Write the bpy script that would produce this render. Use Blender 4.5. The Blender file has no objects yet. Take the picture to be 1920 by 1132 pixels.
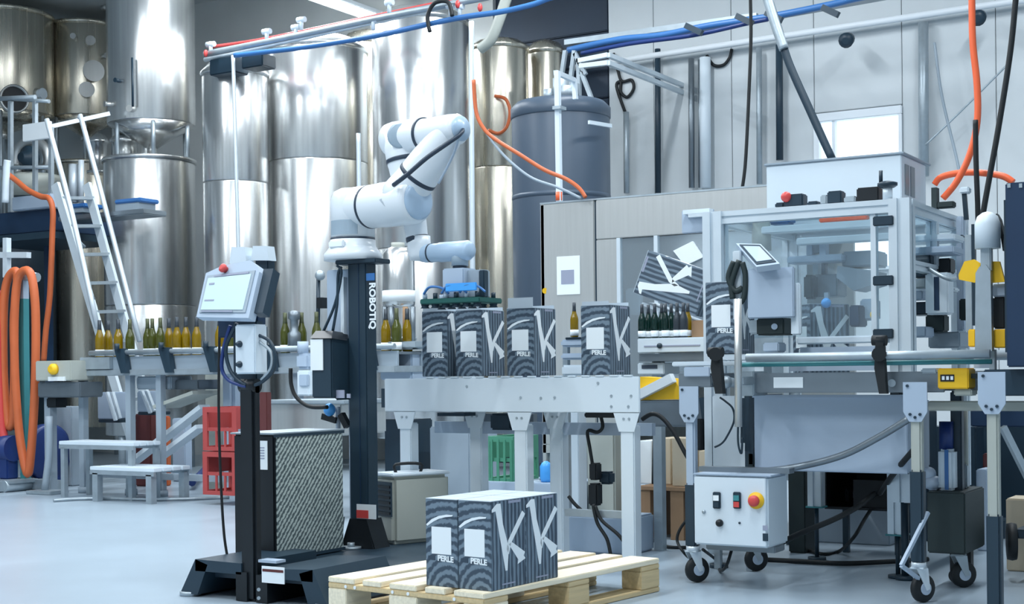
import bpy, bmesh, math, random
from math import pi, sin, cos, radians
from mathutils import Vector, Matrix
random.seed(7)
S = bpy.context.scene
COL = S.collection

# ------------------------------------------------------------------ camera, world, light
F, PX, PY, CAMZ = 2680.0, 960.0, 702.0, 0.94
ROLL, YAW = radians(0.6), radians(31)
r_ = Vector((cos(YAW), sin(YAW), 0)); d_ = Vector((-sin(YAW), cos(YAW), 0)); z_ = Vector((0, 0, 1))
cd = bpy.data.cameras.new('camera'); cam = bpy.data.objects.new('camera', cd); COL.objects.link(cam)
cr = r_ * cos(ROLL) - z_ * sin(ROLL); cu = z_ * cos(ROLL) + r_ * sin(ROLL); cb = -d_
cam.matrix_world = Matrix(((cr.x, cu.x, cb.x, 0), (cr.y, cu.y, cb.y, 0), (cr.z, cu.z, cb.z, CAMZ), (0, 0, 0, 1)))
cd.sensor_width = 36; cd.sensor_fit = 'HORIZONTAL'
cd.lens = 36 * F / 1920; cd.shift_y = (PY - 566) / 1920; cd.shift_x = 0
cd.clip_end = 200
S.camera = cam
S.view_settings.view_transform = 'Standard'; S.view_settings.look = 'None'
S.view_settings.gamma = 1; S.view_settings.use_curve_mapping = False
S.view_settings.exposure = 0.2
wd = bpy.data.worlds.new('daylight'); S.world = wd; wd.use_nodes = True
bg = wd.node_tree.nodes['Background']; bg.inputs[0].default_value = (0.72, 0.86, 0.96, 1); bg.inputs[1].default_value = 1.0
LAMP_W = 95.0
CEIL = 5.5

# ------------------------------------------------------------------ pixel -> point on a real plane
def ray(px, py):
    dx, dy = px - PX, py - PY
    a = (dx * cos(ROLL) - dy * sin(ROLL)) / F; b = (dy * cos(ROLL) + dx * sin(ROLL)) / F
    return d_ + r_ * a - z_ * b
def P(px, py, y=None, x=None, z=None):
    d = ray(px, py)
    t = y / d.y if y is not None else x / d.x if x is not None else (z - CAMZ) / d.z
    return Vector((0, 0, CAMZ)) + d * t
def L(pts, y): return [P(p[0], p[1], y=p[2] if len(p) > 2 else y) for p in pts]

# ------------------------------------------------------------------ materials
def lin(c):
    return tuple(((v / 255) / 12.92 if v / 255 <= .04045 else ((v / 255 + .055) / 1.055) ** 2.4) for v in c) + (1,)
MATS = {}
def mat(name, rgb, rough=.5, metal=0., var=.0, scale=8., emit=0., trans=0., coat=0., stretch=(1, 1, 1), bump=0., ior=1.45):
    m = bpy.data.materials.new(name); m.use_nodes = True; nt = m.node_tree; b = nt.nodes['Principled BSDF']
    c = lin(rgb); b.inputs['Base Color'].default_value = c
    b.inputs['Roughness'].default_value = rough; b.inputs['Metallic'].default_value = metal
    b.inputs['Transmission Weight'].default_value = trans; b.inputs['Coat Weight'].default_value = coat; b.inputs['IOR'].default_value = ior
    if emit: b.inputs['Emission Color'].default_value = c; b.inputs['Emission Strength'].default_value = emit
    if var or bump:
        tc = nt.nodes.new('ShaderNodeTexCoord'); mp = nt.nodes.new('ShaderNodeMapping'); mp.inputs['Scale'].default_value = stretch
        nz = nt.nodes.new('ShaderNodeTexNoise'); nz.inputs['Scale'].default_value = scale; nz.inputs['Detail'].default_value = 4
        nt.links.new(tc.outputs['Object'], mp.inputs[0]); nt.links.new(mp.outputs[0], nz.inputs['Vector'])
        if var:
            rp = nt.nodes.new('ShaderNodeValToRGB')
            rp.color_ramp.elements[0].position = .3; rp.color_ramp.elements[1].position = .7
            rp.color_ramp.elements[0].color = tuple(v * (1 - var) for v in c[:3]) + (1,)
            rp.color_ramp.elements[1].color = tuple(min(1, v * (1 + var)) for v in c[:3]) + (1,)
            nt.links.new(nz.outputs['Fac'], rp.inputs[0]); nt.links.new(rp.outputs[0], b.inputs['Base Color'])
            mr = nt.nodes.new('ShaderNodeMapRange'); mr.inputs['To Min'].default_value = max(.02, rough * (1 - var)); mr.inputs['To Max'].default_value = min(1, rough * (1 + var))
            nt.links.new(nz.outputs['Fac'], mr.inputs[0]); nt.links.new(mr.outputs[0], b.inputs['Roughness'])
        if bump:
            bp = nt.nodes.new('ShaderNodeBump'); bp.inputs['Strength'].default_value = bump; bp.inputs['Distance'].default_value = .02
            nt.links.new(nz.outputs['Fac'], bp.inputs['Height']); nt.links.new(bp.outputs[0], b.inputs['Normal'])
    MATS[name] = m; return m
M_floor = mat('floor_paint', (158, 174, 187), .3, 0, .07, 1.6)
M_wall = mat('wall_panel_paint', (196, 203, 207), .5, 0, .03, 2)
M_ceil = mat('ceiling_sheet', (186, 191, 192), .7, 0, .05, 2)
M_dark_wall = mat('dark_gate_paint', (32, 48, 66), .6, 0, .1, 2)
M_frame_white = mat('window_white', (225, 232, 238), .4)
M_day = mat('frosted_daylight_pane', (232, 243, 252), .3, emit=1.0)
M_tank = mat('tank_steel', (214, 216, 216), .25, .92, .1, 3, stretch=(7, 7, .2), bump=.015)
M_tank_warm = mat('tank_steel_warm', (206, 200, 186), .27, .92, .1, 3, stretch=(7, 7, .2), bump=.015)
M_steel = mat('brushed_steel', (196, 198, 197), .38, .8, .03, 5, stretch=(14, 14, .5))
M_steel_dk = mat('conveyor_steel', (128, 138, 146), .38, .7, .06, 6)
M_galv = mat('galvanised_steel', (168, 180, 188), .45, .6, .08, 14)
M_alu = mat('anodised_aluminium', (212, 223, 231), .38, .3, .03, 8)
M_white = mat('white_paint', (212, 224, 233), .4, 0, .02, 3)
M_cream = mat('cream_paint', (172, 177, 170), .5, 0, .02, 3)
M_grey = mat('grey_paint', (150, 164, 176), .5, 0, .03, 4)
M_panel = mat('pale_blue_grey_panel', (168, 184, 202), .45, 0, .02, 3)
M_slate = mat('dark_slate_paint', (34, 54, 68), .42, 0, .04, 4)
M_navy = mat('navy_paint', (28, 52, 80), .45, 0, .05, 3)
M_black = mat('black_paint', (16, 23, 29), .45, 0, .08, 5)
M_rubber = mat('black_rubber', (20, 26, 30), .6)
M_dgreen = mat('dark_green_grey_paint', (34, 48, 50), .55, 0, .05, 3)
M_robot = mat('robot_white_shell', (222, 229, 235), .32, coat=.2)
M_robot_g = mat('robot_grey', (150, 168, 182), .35, coat=.2)  # own grey of robot covers; also the shade painted on the shoulder front
M_robot_b = mat('robot_blue_cap', (168, 191, 213), .35, coat=.2)
M_orange = mat('orange_hose', (196, 100, 58), .45, 0, .06, 5)
M_orange2 = mat('bright_orange_hose', (236, 104, 62), .4)
M_yellow = mat('yellow_paint', (240, 190, 34), .45, 0, .04, 4)
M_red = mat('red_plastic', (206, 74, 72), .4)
M_crate = mat('red_crate_plastic', (172, 72, 70), .5, 0, .06, 6)
M_gcrate = mat('green_crate_plastic', (74, 142, 116), .5, 0, .06, 6)
M_blue = mat('blue_plastic', (58, 110, 170), .4)
M_bluel = mat('bright_blue_plastic', (74, 160, 232), .35)
M_dblue = mat('dark_blue_enamel', (30, 54, 112), .4)
M_teal = mat('teal_paint', (62, 134, 140), .45)
M_paper = mat('paper_white', (232, 239, 243), .7)
M_print = mat('print_grey', (150, 156, 176), .7)
M_printd = mat('print_dark', (60, 72, 88), .7)
M_card = mat('cardboard', (206, 192, 168), .75, 0, .05, 6)
M_cardd = mat('brown_cardboard', (150, 120, 92), .75, 0, .08, 6)
M_bgreen = mat('dark_green_glass', (22, 58, 52), .08, trans=.55, ior=1.5)
M_bamber = mat('amber_glass', (150, 122, 12), .1, trans=.35, ior=1.5)
M_bolive = mat('dark_olive_glass', (82, 88, 30), .1, trans=.35, ior=1.5)
M_foil = mat('bottle_foil', (58, 66, 74), .4, .3)
M_foilg = mat('olive_bottle_foil', (78, 84, 60), .4, .3)
M_screen = mat('backlit_screen', (188, 210, 220), .25, emit=.12)
M_plastic_dk = mat('dark_plastic_tank', (66, 80, 96), .4, 0, .05, 2)
M_ring = mat('dark_joint_ring', (44, 58, 74), .4)
M_lamp = mat('lamp_diffuser', (240, 248, 255), .5, emit=6.0)
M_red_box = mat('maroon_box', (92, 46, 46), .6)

def wood(name, rgb):
    m = mat(name, rgb, .65, 0, .12, 5, stretch=(14, 1, 14)); return m
M_wood = wood('pallet_wood', (234, 224, 200))
M_wood2 = wood('pallet_wood_dark', (208, 186, 144))

def grille_mat():
    m = bpy.data.materials.new('mesh_filter'); m.use_nodes = True; nt = m.node_tree; b = nt.nodes['Principled BSDF']
    tc = nt.nodes.new('ShaderNodeTexCoord'); mp = nt.nodes.new('ShaderNodeMapping'); mp.inputs['Rotation'].default_value = (radians(42), 0, 0)
    w = nt.nodes.new('ShaderNodeTexWave'); w.bands_direction = 'Y'; w.inputs['Scale'].default_value = 15; w.inputs['Distortion'].default_value = 2.5; w.inputs['Detail'].default_value = 2; w.inputs['Detail Scale'].default_value = 6
    nz = nt.nodes.new('ShaderNodeTexNoise'); nz.inputs['Scale'].default_value = 55
    mx = nt.nodes.new('ShaderNodeMath'); mx.operation = 'MULTIPLY'
    rp = nt.nodes.new('ShaderNodeValToRGB'); rp.color_ramp.elements[0].position = .14; rp.color_ramp.elements[1].position = .36
    rp.color_ramp.elements[0].color = lin((74, 88, 92)); rp.color_ramp.elements[1].color = lin((178, 190, 186))
    for a, c in ((tc.outputs['Object'], mp.inputs[0]), (mp.outputs[0], w.inputs['Vector']), (tc.outputs['Object'], nz.inputs['Vector']), (w.outputs['Fac'], mx.inputs[0]), (nz.outputs['Fac'], mx.inputs[1]), (mx.outputs[0], rp.inputs[0]), (rp.outputs[0], b.inputs['Base Color'])): nt.links.new(a, c)
    b.inputs['Roughness'].default_value = .6
    return m
M_grille = grille_mat()

def carton_mat(name, dark, light):
    m = bpy.data.materials.new(name); m.use_nodes = True; nt = m.node_tree; b = nt.nodes['Principled BSDF']
    N = nt.nodes.new; K = nt.links.new
    tc = N('ShaderNodeTexCoord')
    sp = N('ShaderNodeSeparateXYZ'); K(tc.outputs['Normal'], sp.inputs[0])
    ab = N('ShaderNodeMath'); ab.operation = 'ABSOLUTE'; K(sp.outputs['X'], ab.inputs[0])
    gt = N('ShaderNodeMath'); gt.operation = 'GREATER_THAN'; gt.inputs[1].default_value = .5; K(ab.outputs[0], gt.inputs[0])
    # arcs sweeping over the label faces
    mp = N('ShaderNodeMapping'); mp.inputs['Location'].default_value = (-.03, 0, .02); mp.inputs['Scale'].default_value = (1, 0, .9); K(tc.outputs['Object'], mp.inputs[0])
    w1 = N('ShaderNodeTexWave'); w1.wave_type = 'RINGS'; w1.rings_direction = 'SPHERICAL'; w1.inputs['Scale'].default_value = 11; w1.inputs['Distortion'].default_value = 2.2; w1.inputs['Detail'].default_value = 2; w1.inputs['Detail Scale'].default_value = 5
    K(mp.outputs[0], w1.inputs['Vector'])
    # fanned stripes on the letter faces
    mp2 = N('ShaderNodeMapping'); mp2.inputs['Scale'].default_value = (0, 1, .16); mp2.inputs['Rotation'].default_value = (radians(-6), 0, 0); K(tc.outputs['Object'], mp2.inputs[0])
    w2 = N('ShaderNodeTexWave'); w2.bands_direction = 'Y'; w2.inputs['Scale'].default_value = 13; w2.inputs['Distortion'].default_value = 2.6; w2.inputs['Detail'].default_value = 2; w2.inputs['Detail Scale'].default_value = 4
    K(mp2.outputs[0], w2.inputs['Vector'])
    mx = N('ShaderNodeMix'); mx.data_type = 'FLOAT'; K(gt.outputs[0], mx.inputs['Factor']); K(w1.outputs['Fac'], mx.inputs[2]); K(w2.outputs['Fac'], mx.inputs[3])
    rp = N('ShaderNodeValToRGB'); rp.color_ramp.elements[0].position = .25; rp.color_ramp.elements[1].position = .75
    rp.color_ramp.elements[0].color = lin(dark); rp.color_ramp.elements[1].color = lin(light)
    K(mx.outputs[0], rp.inputs[0]); K(rp.outputs[0], b.inputs['Base Color']); b.inputs['Roughness'].default_value = .55
    return m
M_carton = carton_mat('printed_carton', (54, 70, 86), (110, 128, 143))
M_carton_top = mat('carton_top_board', (176, 188, 198), .6, 0, .03, 6)
M_ctop_dark = mat('carton_print_dark', (52, 68, 84), .6)

def pane_mat(name, tint, clear):
    m = bpy.data.materials.new(name); m.use_nodes = True; nt = m.node_tree
    for n in list(nt.nodes):
        if n.type == 'BSDF_PRINCIPLED': nt.nodes.remove(n)
    out = [n for n in nt.nodes if n.type == 'OUTPUT_MATERIAL'][0]
    t = nt.nodes.new('ShaderNodeBsdfTransparent'); t.inputs[0].default_value = lin(tint)
    g = nt.nodes.new('ShaderNodeBsdfGlossy'); g.inputs['Roughness'].default_value = .08; g.inputs[0].default_value = (.9, .95, 1, 1)
    df = nt.nodes.new('ShaderNodeBsdfDiffuse'); df.inputs[0].default_value = lin((214, 226, 234))
    m1 = nt.nodes.new('ShaderNodeMixShader'); m1.inputs[0].default_value = .55
    nt.links.new(g.outputs[0], m1.inputs[1]); nt.links.new(df.outputs[0], m1.inputs[2])
    mx = nt.nodes.new('ShaderNodeMixShader'); mx.inputs[0].default_value = clear
    nt.links.new(t.outputs[0], mx.inputs[1]); nt.links.new(m1.outputs[0], mx.inputs[2]); nt.links.new(mx.outputs[0], out.inputs['Surface'])
    return m
M_pane = pane_mat('clear_guard_pane', (244, 250, 252), .13)
M_pane_h = pane_mat('hazy_guard_pane', (236, 244, 248), .34)

# ------------------------------------------------------------------ mesh building
def wmat(o):
    M = o.matrix_basis.copy()
    while o.parent: o = o.parent; M = o.matrix_basis @ M
    return M
class MB:
    def __init__(s): s.bm = bmesh.new()
    def bx(s, x0, x1, y0, y1, z0, z1, bev=0, M=None):
        c = Vector(((x0 + x1) / 2, (y0 + y1) / 2, (z0 + z1) / 2)); d = (abs(x1 - x0), abs(y1 - y0), abs(z1 - z0))
        r = bmesh.ops.create_cube(s.bm, size=1); vs = r['verts']
        for v in vs:
            v.co = Vector((v.co.x * d[0], v.co.y * d[1], v.co.z * d[2])) + c
            if M is not None: v.co = M @ v.co
        if bev:
            es = list({e for v in vs for e in v.link_edges})
            bmesh.ops.bevel(s.bm, geom=es, offset=min(bev, min(d) * .45), segments=2, affect='EDGES', clamp_overlap=True)
        return s
    def bar(s, p0, p1, w, h=None, bev=0, up=None):
        """square bar from p0 to p1, w across, h in the 'up' direction"""
        p0, p1 = Vector(p0), Vector(p1); h = h or w; a = p1 - p0; l = a.length; a.normalize()
        u = Vector(up) if up else (Vector((0, 0, 1)) if abs(a.z) < .95 else Vector((0, 1, 0)))
        sd = a.cross(u).normalized(); u = sd.cross(a).normalized()
        M = Matrix(((a.x, sd.x, u.x, 0), (a.y, sd.y, u.y, 0), (a.z, sd.z, u.z, 0), (0, 0, 0, 1))); M.translation = (p0 + p1) / 2
        return s.bx(-l / 2, l / 2, -w / 2, w / 2, -h / 2, h / 2, bev, M)
    def ringface(s, rings, closed_ends=True, smooth=True, loop=False):
        n = len(rings[0]); k = len(rings)
        for i in range(k if loop else k - 1):
            A, B = rings[i], rings[(i + 1) % k]
            for j in range(n):
                f = s.bm.faces.new((A[j], A[(j + 1) % n], B[(j + 1) % n], B[j])); f.smooth = smooth
        if closed_ends and not loop:
            s.bm.faces.new(list(reversed(rings[0]))); s.bm.faces.new(rings[-1])
    def cyl(s, p0, p1, r, r1=None, n=18, smooth=True):
        p0, p1 = Vector(p0), Vector(p1); r1 = r if r1 is None else r1
        a = (p1 - p0).normalized(); u = a.orthogonal().normalized(); w = a.cross(u)
        rings = [[s.bm.verts.new(p + (u * cos(2 * pi * j / n) + w * sin(2 * pi * j / n)) * max(q, 1e-4)) for j in range(n)] for p, q in ((p0, r), (p1, r1))]
        s.ringface(rings, True, smooth); return s
    def lathe(s, base, prof, n=24, axis=(0, 0, 1)):
        a = Vector(axis).normalized(); u = a.orthogonal().normalized(); w = a.cross(u); base = Vector(base)
        rings = [[s.bm.verts.new(base + a * z + (u * cos(2 * pi * j / n) + w * sin(2 * pi * j / n)) * max(r, 1e-4)) for j in range(n)] for r, z in prof]
        s.ringface(rings, True, True); return s
    def tube(s, pts, r, n=8, loop=False, sub=6, r1=None):
        pts = [Vector(p) for p in pts]
        if sub > 1 and len(pts) > 2:
            out = []; m = len(pts)
            for i in range(m if loop else m - 1):
                a = pts[(i - 1) % m] if (loop or i > 0) else pts[0]; b = pts[i]; c = pts[(i + 1) % m]; e = pts[(i + 2) % m] if (loop or i + 2 < m) else pts[-1]
                for q in range(sub):
                    t = q / sub
                    out.append(.5 * ((2 * b) + (c - a) * t + (2 * a - 5 * b + 4 * c - e) * t * t + (3 * b - 3 * c + e - a) * t ** 3))
            if not loop: out.append(pts[-1])
            pts = out
        m = len(pts); rings = []; u = None
        for i, p in enumerate(pts):
            a = (pts[(i + 1) % m] - pts[i - 1]) if (loop or 0 < i < m - 1) else (pts[1] - pts[0] if i == 0 else pts[-1] - pts[-2])
            if a.length < 1e-9: a = Vector((0, 0, 1))
            a.normalize()
            u = a.orthogonal().normalized() if u is None else (u - a * u.dot(a)).normalized()
            w = a.cross(u); q = r if r1 is None else r + (r1 - r) * i / (m - 1)
            rings.append([s.bm.verts.new(p + (u * cos(2 * pi * j / n) + w * sin(2 * pi * j / n)) * q) for j in range(n)])
        s.ringface(rings, True, True, loop); return s
    def prism(s, pts, vec):
        vec = Vector(vec); A = [s.bm.verts.new(Vector(p)) for p in pts]; B = [s.bm.verts.new(Vector(p) + vec) for p in pts]; n = len(A)
        s.bm.faces.new(list(reversed(A))); s.bm.faces.new(B)
        for i in range(n): s.bm.faces.new((A[i], A[(i + 1) % n], B[(i + 1) % n], B[i]))
        return s
    def ball(s, c, r, sc=(1, 1, 1), n=14):
        M = Matrix.Translation(Vector(c)) @ Matrix.Diagonal((sc[0], sc[1], sc[2], 1))
        q = bmesh.ops.create_uvsphere(s.bm, u_segments=n, v_segments=n // 2 + 2, radius=r, matrix=M)
        for v in q['verts']:
            for f in v.link_faces: f.smooth = True
        return s
    def prof(s, p0, p1, w):
        """aluminium slot profile"""
        p0, p1 = Vector(p0), Vector(p1); a = (p1 - p0).normalized(); u = Vector((0, 1, 0)) if abs(a.y) < .9 else Vector((0, 0, 1)); u = (u - a * u.dot(a)).normalized(); v = a.cross(u)
        h = w / 2; g = w * .1; dpt = w * .16
        q = [(-h, -h), (-g, -h), (-g, -h + dpt), (g, -h + dpt), (g, -h), (h, -h), (h, -g), (h - dpt, -g), (h - dpt, g), (h, g), (h, h), (g, h), (g, h - dpt), (-g, h - dpt), (-g, h), (-h, h), (-h, g), (-h + dpt, g), (-h + dpt, -g), (-h, -g)]
        return s.prism([p0 + u * x + v * y for x, y in q], p1 - p0)
    def split(s, name, m, parent):
        """every loose piece becomes a part of its own"""
        left = set(s.bm.verts); out = []
        while left:
            st = [left.pop()]; isl = set(st)
            while st:
                for e in st.pop().link_edges:
                    for v in e.verts:
                        if v not in isl: isl.add(v); left.discard(v); st.append(v)
            q = MB(); mp = {v: q.bm.verts.new(v.co) for v in isl}
            for f in {f for v in isl for f in v.link_faces}:
                g = q.bm.faces.new([mp[v] for v in f.verts]); g.smooth = f.smooth
            out.append(q.build(name, m, parent))
        s.bm.free(); return out
    def build(s, name, m, parent=None, local=False, label=None, origin=None):
        bmesh.ops.recalc_face_normals(s.bm, faces=s.bm.faces)
        me = bpy.data.meshes.new(name); s.bm.to_mesh(me); s.bm.free()
        o = bpy.data.objects.new(name, me); COL.objects.link(o); me.materials.append(m)
        if parent is not None:
            if not local: me.transform(wmat(parent).inverted())
            o.parent = parent
        elif not local:
            vs = [v.co for v in me.vertices]
            if origin is None: origin = Vector(((min(v.x for v in vs) + max(v.x for v in vs)) / 2, (min(v.y for v in vs) + max(v.y for v in vs)) / 2, min(v.z for v in vs)))
            me.transform(Matrix.Translation(-Vector(origin))); o.location = origin
        if label: o['label'] = label
        return o
def tag(o, label, cat, group=None):
    o['label'] = label; o['category'] = cat
    if group: o['group'] = group
    return o
def thing(name, label, cat, loc=(0, 0, 0), rotz=0, group=None):
    o = bpy.data.objects.new(name, None); COL.objects.link(o); o.empty_display_size = .1
    o.location = loc; o.rotation_euler = (0, 0, rotz); return tag(o, label, cat, group)
def struct(o): o['kind'] = 'structure'; return o
def copy_tree(o, parent=None):
    kids = list(o.children); c = o.copy(); COL.objects.link(c)
    if parent is not None: c.parent = parent
    for k in kids: copy_tree(k, c)
    return c
def text_obj(name, txt, size, M, m, parent, local=True, bold=.0):
    cu = bpy.data.curves.new('lettering', 'FONT'); cu.body = txt; cu.size = size; cu.extrude = .0006; cu.align_x = 'CENTER'; cu.align_y = 'CENTER'; cu.offset = bold; cu.resolution_u = 3
    t = bpy.data.objects.new('lettering', cu); COL.objects.link(t); bpy.context.view_layer.update()
    me = bpy.data.meshes.new_from_object(t.evaluated_get(bpy.context.evaluated_depsgraph_get()))
    bpy.data.objects.remove(t); bpy.data.curves.remove(cu)
    me.transform(M); me.materials.clear(); me.materials.append(m)
    if not local: me.transform(wmat(parent).inverted())
    me.name = name; o = bpy.data.objects.new(name, me); COL.objects.link(o); o.parent = parent; return o
def frame(o, xa, ya):
    """matrix with text x along xa, text y along ya at o"""
    xa, ya = Vector(xa).normalized(), Vector(ya).normalized(); za = xa.cross(ya)
    M = Matrix(((xa.x, ya.x, za.x, 0), (xa.y, ya.y, za.y, 0), (xa.z, ya.z, za.z, 0), (0, 0, 0, 1))); M.translation = Vector(o); return M
def rect(px0, px1, py0, py1, y):
    a = P(px0, (py0 + py1) / 2, y=y); b = P(px1, (py0 + py1) / 2, y=y); t = P((px0 + px1) / 2, py0, y=y); u = P((px0 + px1) / 2, py1, y=y)
    return a.x, b.x, u.z, t.z
def pbx(mb, px0, px1, py0, py1, y, dep, bev=0):
    x0, x1, z0, z1 = rect(px0, px1, py0, py1, y); mb.bx(x0, x1, y, y + dep, max(z0, .001), z1, bev); return mb
def B(px0, px1, py0, py1, y, dep, bev=0): return pbx(MB(), px0, px1, py0, py1, y, dep, bev)

def BF(px0, px1, py0, y, dep, bev=0):
    x0, x1, z0, z1 = rect(px0, px1, py0, py0 + 40, y); return MB().bx(x0, x1, y, y + dep, .001, z1, bev)

# ------------------------------------------------------------------ the hall
WY = 13.0
struct(MB().bx(-20, 9, -7, WY + .4, -.2, 0).build('floor', M_floor))
struct(MB().bx(-20, 9, -7, WY + .4, CEIL, CEIL + .2).build('ceiling', M_ceil))
wb = thing('wall_back', '', ''); del wb['label'], wb['category']; struct(wb); wb.location = (-5, WY, 0)
wx0, wx1, wz0, wz1 = rect(1528, 1693, 210, 400, WY)
pw = wx1 - wx0
def panel(x0, x1, z0, z1): MB().bx(x0 + .003, x1 - .003, WY, WY + .12, z0 + .003, z1 - .003, .004).build('panel', M_wall, wb)
gx0, gx1 = P(925, 100, y=WY).x, P(1141, 100, y=WY).x
xs = [wx0]
while xs[0] - pw > gx1: xs.insert(0, xs[0] - pw)
xs.insert(0, gx1); xs.append(wx1)
while xs[-1] < 1.5: xs.append(xs[-1] + pw)
for a, b in zip(xs, xs[1:]):
    if abs(a - wx0) < 1e-6: panel(a, b, 0, wz0 - .5); panel(a, b, wz1 + .03, CEIL)
    else: panel(a, b, 0, CEIL)
MB().bx(-18, gx0, WY, WY + .12, 0, CEIL).build('panel', M_ceil, wb)
# window, its frame and frosted pane
wn = struct(MB().bx(wx0, wx1, WY - .03, WY + .1, wz1 - .06, wz1 + .02, .006).bx(wx0, wx0 + .05, WY - .03, WY + .1, wz0 - .5, wz1 - .06).bx(wx1 - .03, wx1, WY - .03, WY + .1, wz0 - .5, wz1 - .06).bx(wx0, wx1, WY - .05, WY + .1, wz0 - .53, wz0 - .5).build('window_1', M_frame_white))
MB().bx(wx0 + .05, wx1 - .03, WY + .05, WY + .06, wz0 - .5, wz1 - .06).build('pane', M_day, wn)
MB().bx(wx0 + .17, wx0 + .2, WY - .01, WY + .05, wz0 - .5, wz1 - .06).build('mullion', M_frame_white, wn)
# dark roller gate between tanks and white wall
gate = struct(MB().bx(gx0, gx1, WY + .06, WY + .16, 0, CEIL).build('door_1', M_dark_wall))
for k in range(14): MB().bx(gx0 + .01, gx1 - .01, WY + .02, WY + .06, .02 + k * .34, .02 + k * .34 + .33, .01).build('slat', M_dark_wall, gate)
# white rail along the wall, dark beam over the gate
a, b = P(1070, 128, y=WY - .12), P(1905, 2, y=WY - .12); b = b + (b - a) * .5
struct(MB().cyl(a, b, .032, n=10).build('trim_1', M_frame_white))
# ceiling strip lamps
def lamp(x, y, ln, label, z=CEIL):
    t = thing('ceiling_strip_lamp', label, 'lamp', (x, y, z - .1), 0, 'ceiling strip lamps')
    MB().bx(x - .1, x + .1, y - ln / 2, y + ln / 2, z - .05, z, .008).build('housing', M_frame_white, t)
    MB().bx(x - .08, x + .08, y - ln / 2 + .02, y + ln / 2 - .02, z - .085, z - .05, .01).build('diffuser', M_lamp, t)
    ld = bpy.data.lights.new('lamp_light', 'AREA'); ld.shape = 'RECTANGLE'; ld.size = .16; ld.size_y = ln; ld.energy = LAMP_W; ld.color = (.9, .96, 1)
    lo = bpy.data.objects.new('lamp_light', ld); COL.objects.link(lo); lo.parent = t; lo.location = (0, 0, -.02)
q = P(648, 14, z=4.74)
lamp(q.x, q.y, 2.3, 'long white strip lamp under the grey ceiling above the steel tanks', z=4.8)
lt = [o for o in bpy.data.objects if o.get('category') == 'lamp'][0]
for dy in (-.8, .8): MB().cyl((q.x, q.y + dy, 4.8), (q.x, q.y + dy, CEIL), .008, n=8).build('hanger', M_galv, lt)
for i, x in enumerate((-9.0, -5.4, -1.8)):
    for j, y in enumerate((0.2, 3.4, 6.6, 9.8)):
        lamp(x, y, 1.9, 'white strip lamp overhead, %s row, %s from the front' % (('left', 'middle', 'right')[i], ('first', 'second', 'third', 'fourth')[j]), z=CEIL)
wf = thing('wall_front_added', '', ''); del wf['label'], wf['category']; struct(wf); wf.location = (-8, -7, 0)  # unseen front wall, added so its dark piers band the tank reflections
for k in range(6): MB().bx(-19.5 + k * 4.0, -18.1 + k * 4.0, -7.2, -6.8, .001, CEIL - .002).build('added_pier', M_dark_wall, wf)
MB().bx(-20, 2.6, -7.15, -6.85, 4.2, CEIL - .002).build('added_lintel', M_wall, wf)
struct(MB().bx(2.6, 2.8, -7, WY + .4, 0, CEIL).build('wall_right_added', M_wall))  # unseen wall, added to block outside light and darken the right side

# ------------------------------------------------------------------ steel tanks
def tank(pa, pb, y, z0, z1, label, m=M_tank, roof=.16, cone=0., seams=(), legs=True, name='steel_tank', py=300, group='steel tanks', valve=False):
    cx = P((pa + pb) / 2, py, y=y); s_ = F / (cx - Vector((0, 0, CAMZ))).dot(d_); R = (pb - pa) / 2 / s_
    t = thing(name, label, 'tank', (cx.x, y, 0), 0, group)
    zz = [z0] + list(seams) + [z1]
    for i in range(len(zz) - 1):
        MB().lathe((cx.x, y, 0), [(R - .004, zz[i] + .001), (R, zz[i] + .012), (R, zz[i + 1] - .012), (R - .004, zz[i + 1] - .001)], 72).build('shell_course', m, t)
    MB().lathe((cx.x, y, 0), [(R + .012, z1 - .03), (R + .018, z1), (R + .012, z1 + .015), (R * .75, z1 + roof * .7), (R * .3, z1 + roof), (.05, z1 + roof)], 48).build('roof', m, t)
    if valve: MB().cyl((cx.x, y, z1 + roof - .01), (cx.x, y, z1 + roof + .12), .09).build('top_valve', M_steel, t)
    if cone:
        MB().lathe((cx.x, y, 0), [(.06, z0 - cone), (R * .5, z0 - cone * .52), (R - .004, z0)], 48).build('cone', m, t)
        MB().cyl((cx.x, y, z0 - cone - .06), (cx.x, y, z0 - cone + .02), .05).build('outlet', M_steel, t)
    if legs:
        for k in range(3):
            a = pi / 2 * k * 1.333 + .5; lx, ly = cx.x + cos(a) * R * .86, y + sin(a) * R * .86
            MB().cyl((lx, ly, 0.001), (lx, ly, z0 + .1), .045, n=12).build('leg', M_galv, t)
    return t, cx.x, R
def zat(px, py, y): return P(px, py, y=y).z
y5, y7, y4 = 11.5, 11.3, 10.72
t5 = tank(500, 690, y5, .35, zat(600, 96, y5), 'tall steel tank with a weld ring standing behind the robot column', seams=(zat(600, 308, y5),))
t7 = tank(700, 882, y7, .35, zat(790, 46, y7), 'tallest steel tank behind the raised robot elbow', seams=(zat(790, 470, y7),))
t6 = tank(640, 752, 12.58, .35, zat(700, 84, 12.58), 'steel tank squeezed in behind the two tall ones above the robot shoulder', M_tank_warm)
t4 = tank(381, 503, y4, .35, zat(440, 140, y4), 'slim steel tank with lower top directly above the tablet pendant', seams=(zat(440, 345, y4),))
t8 = tank(884, 992, 12.25, .35, zat(935, 92, 12.25), 'warm toned steel tank left of the dark grey round vessel', M_tank_warm, seams=(zat(935, 318, 12.25),), roof=.1)
t9 = tank(990, 1060, 12.76, .35, zat(1020, 98, 12.76), 'small grey steel tank half hidden behind the dark round vessel', M_tank_warm, roof=.12)
yU = 11.0
zb = zat(285, 236, yU)
t3 = tank(204, 366, yU, zb, 5.3, 'raised steel tank with dark cone bottom, the one right of the bright column tank', cone=.24, legs=False, roof=.05)
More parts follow.
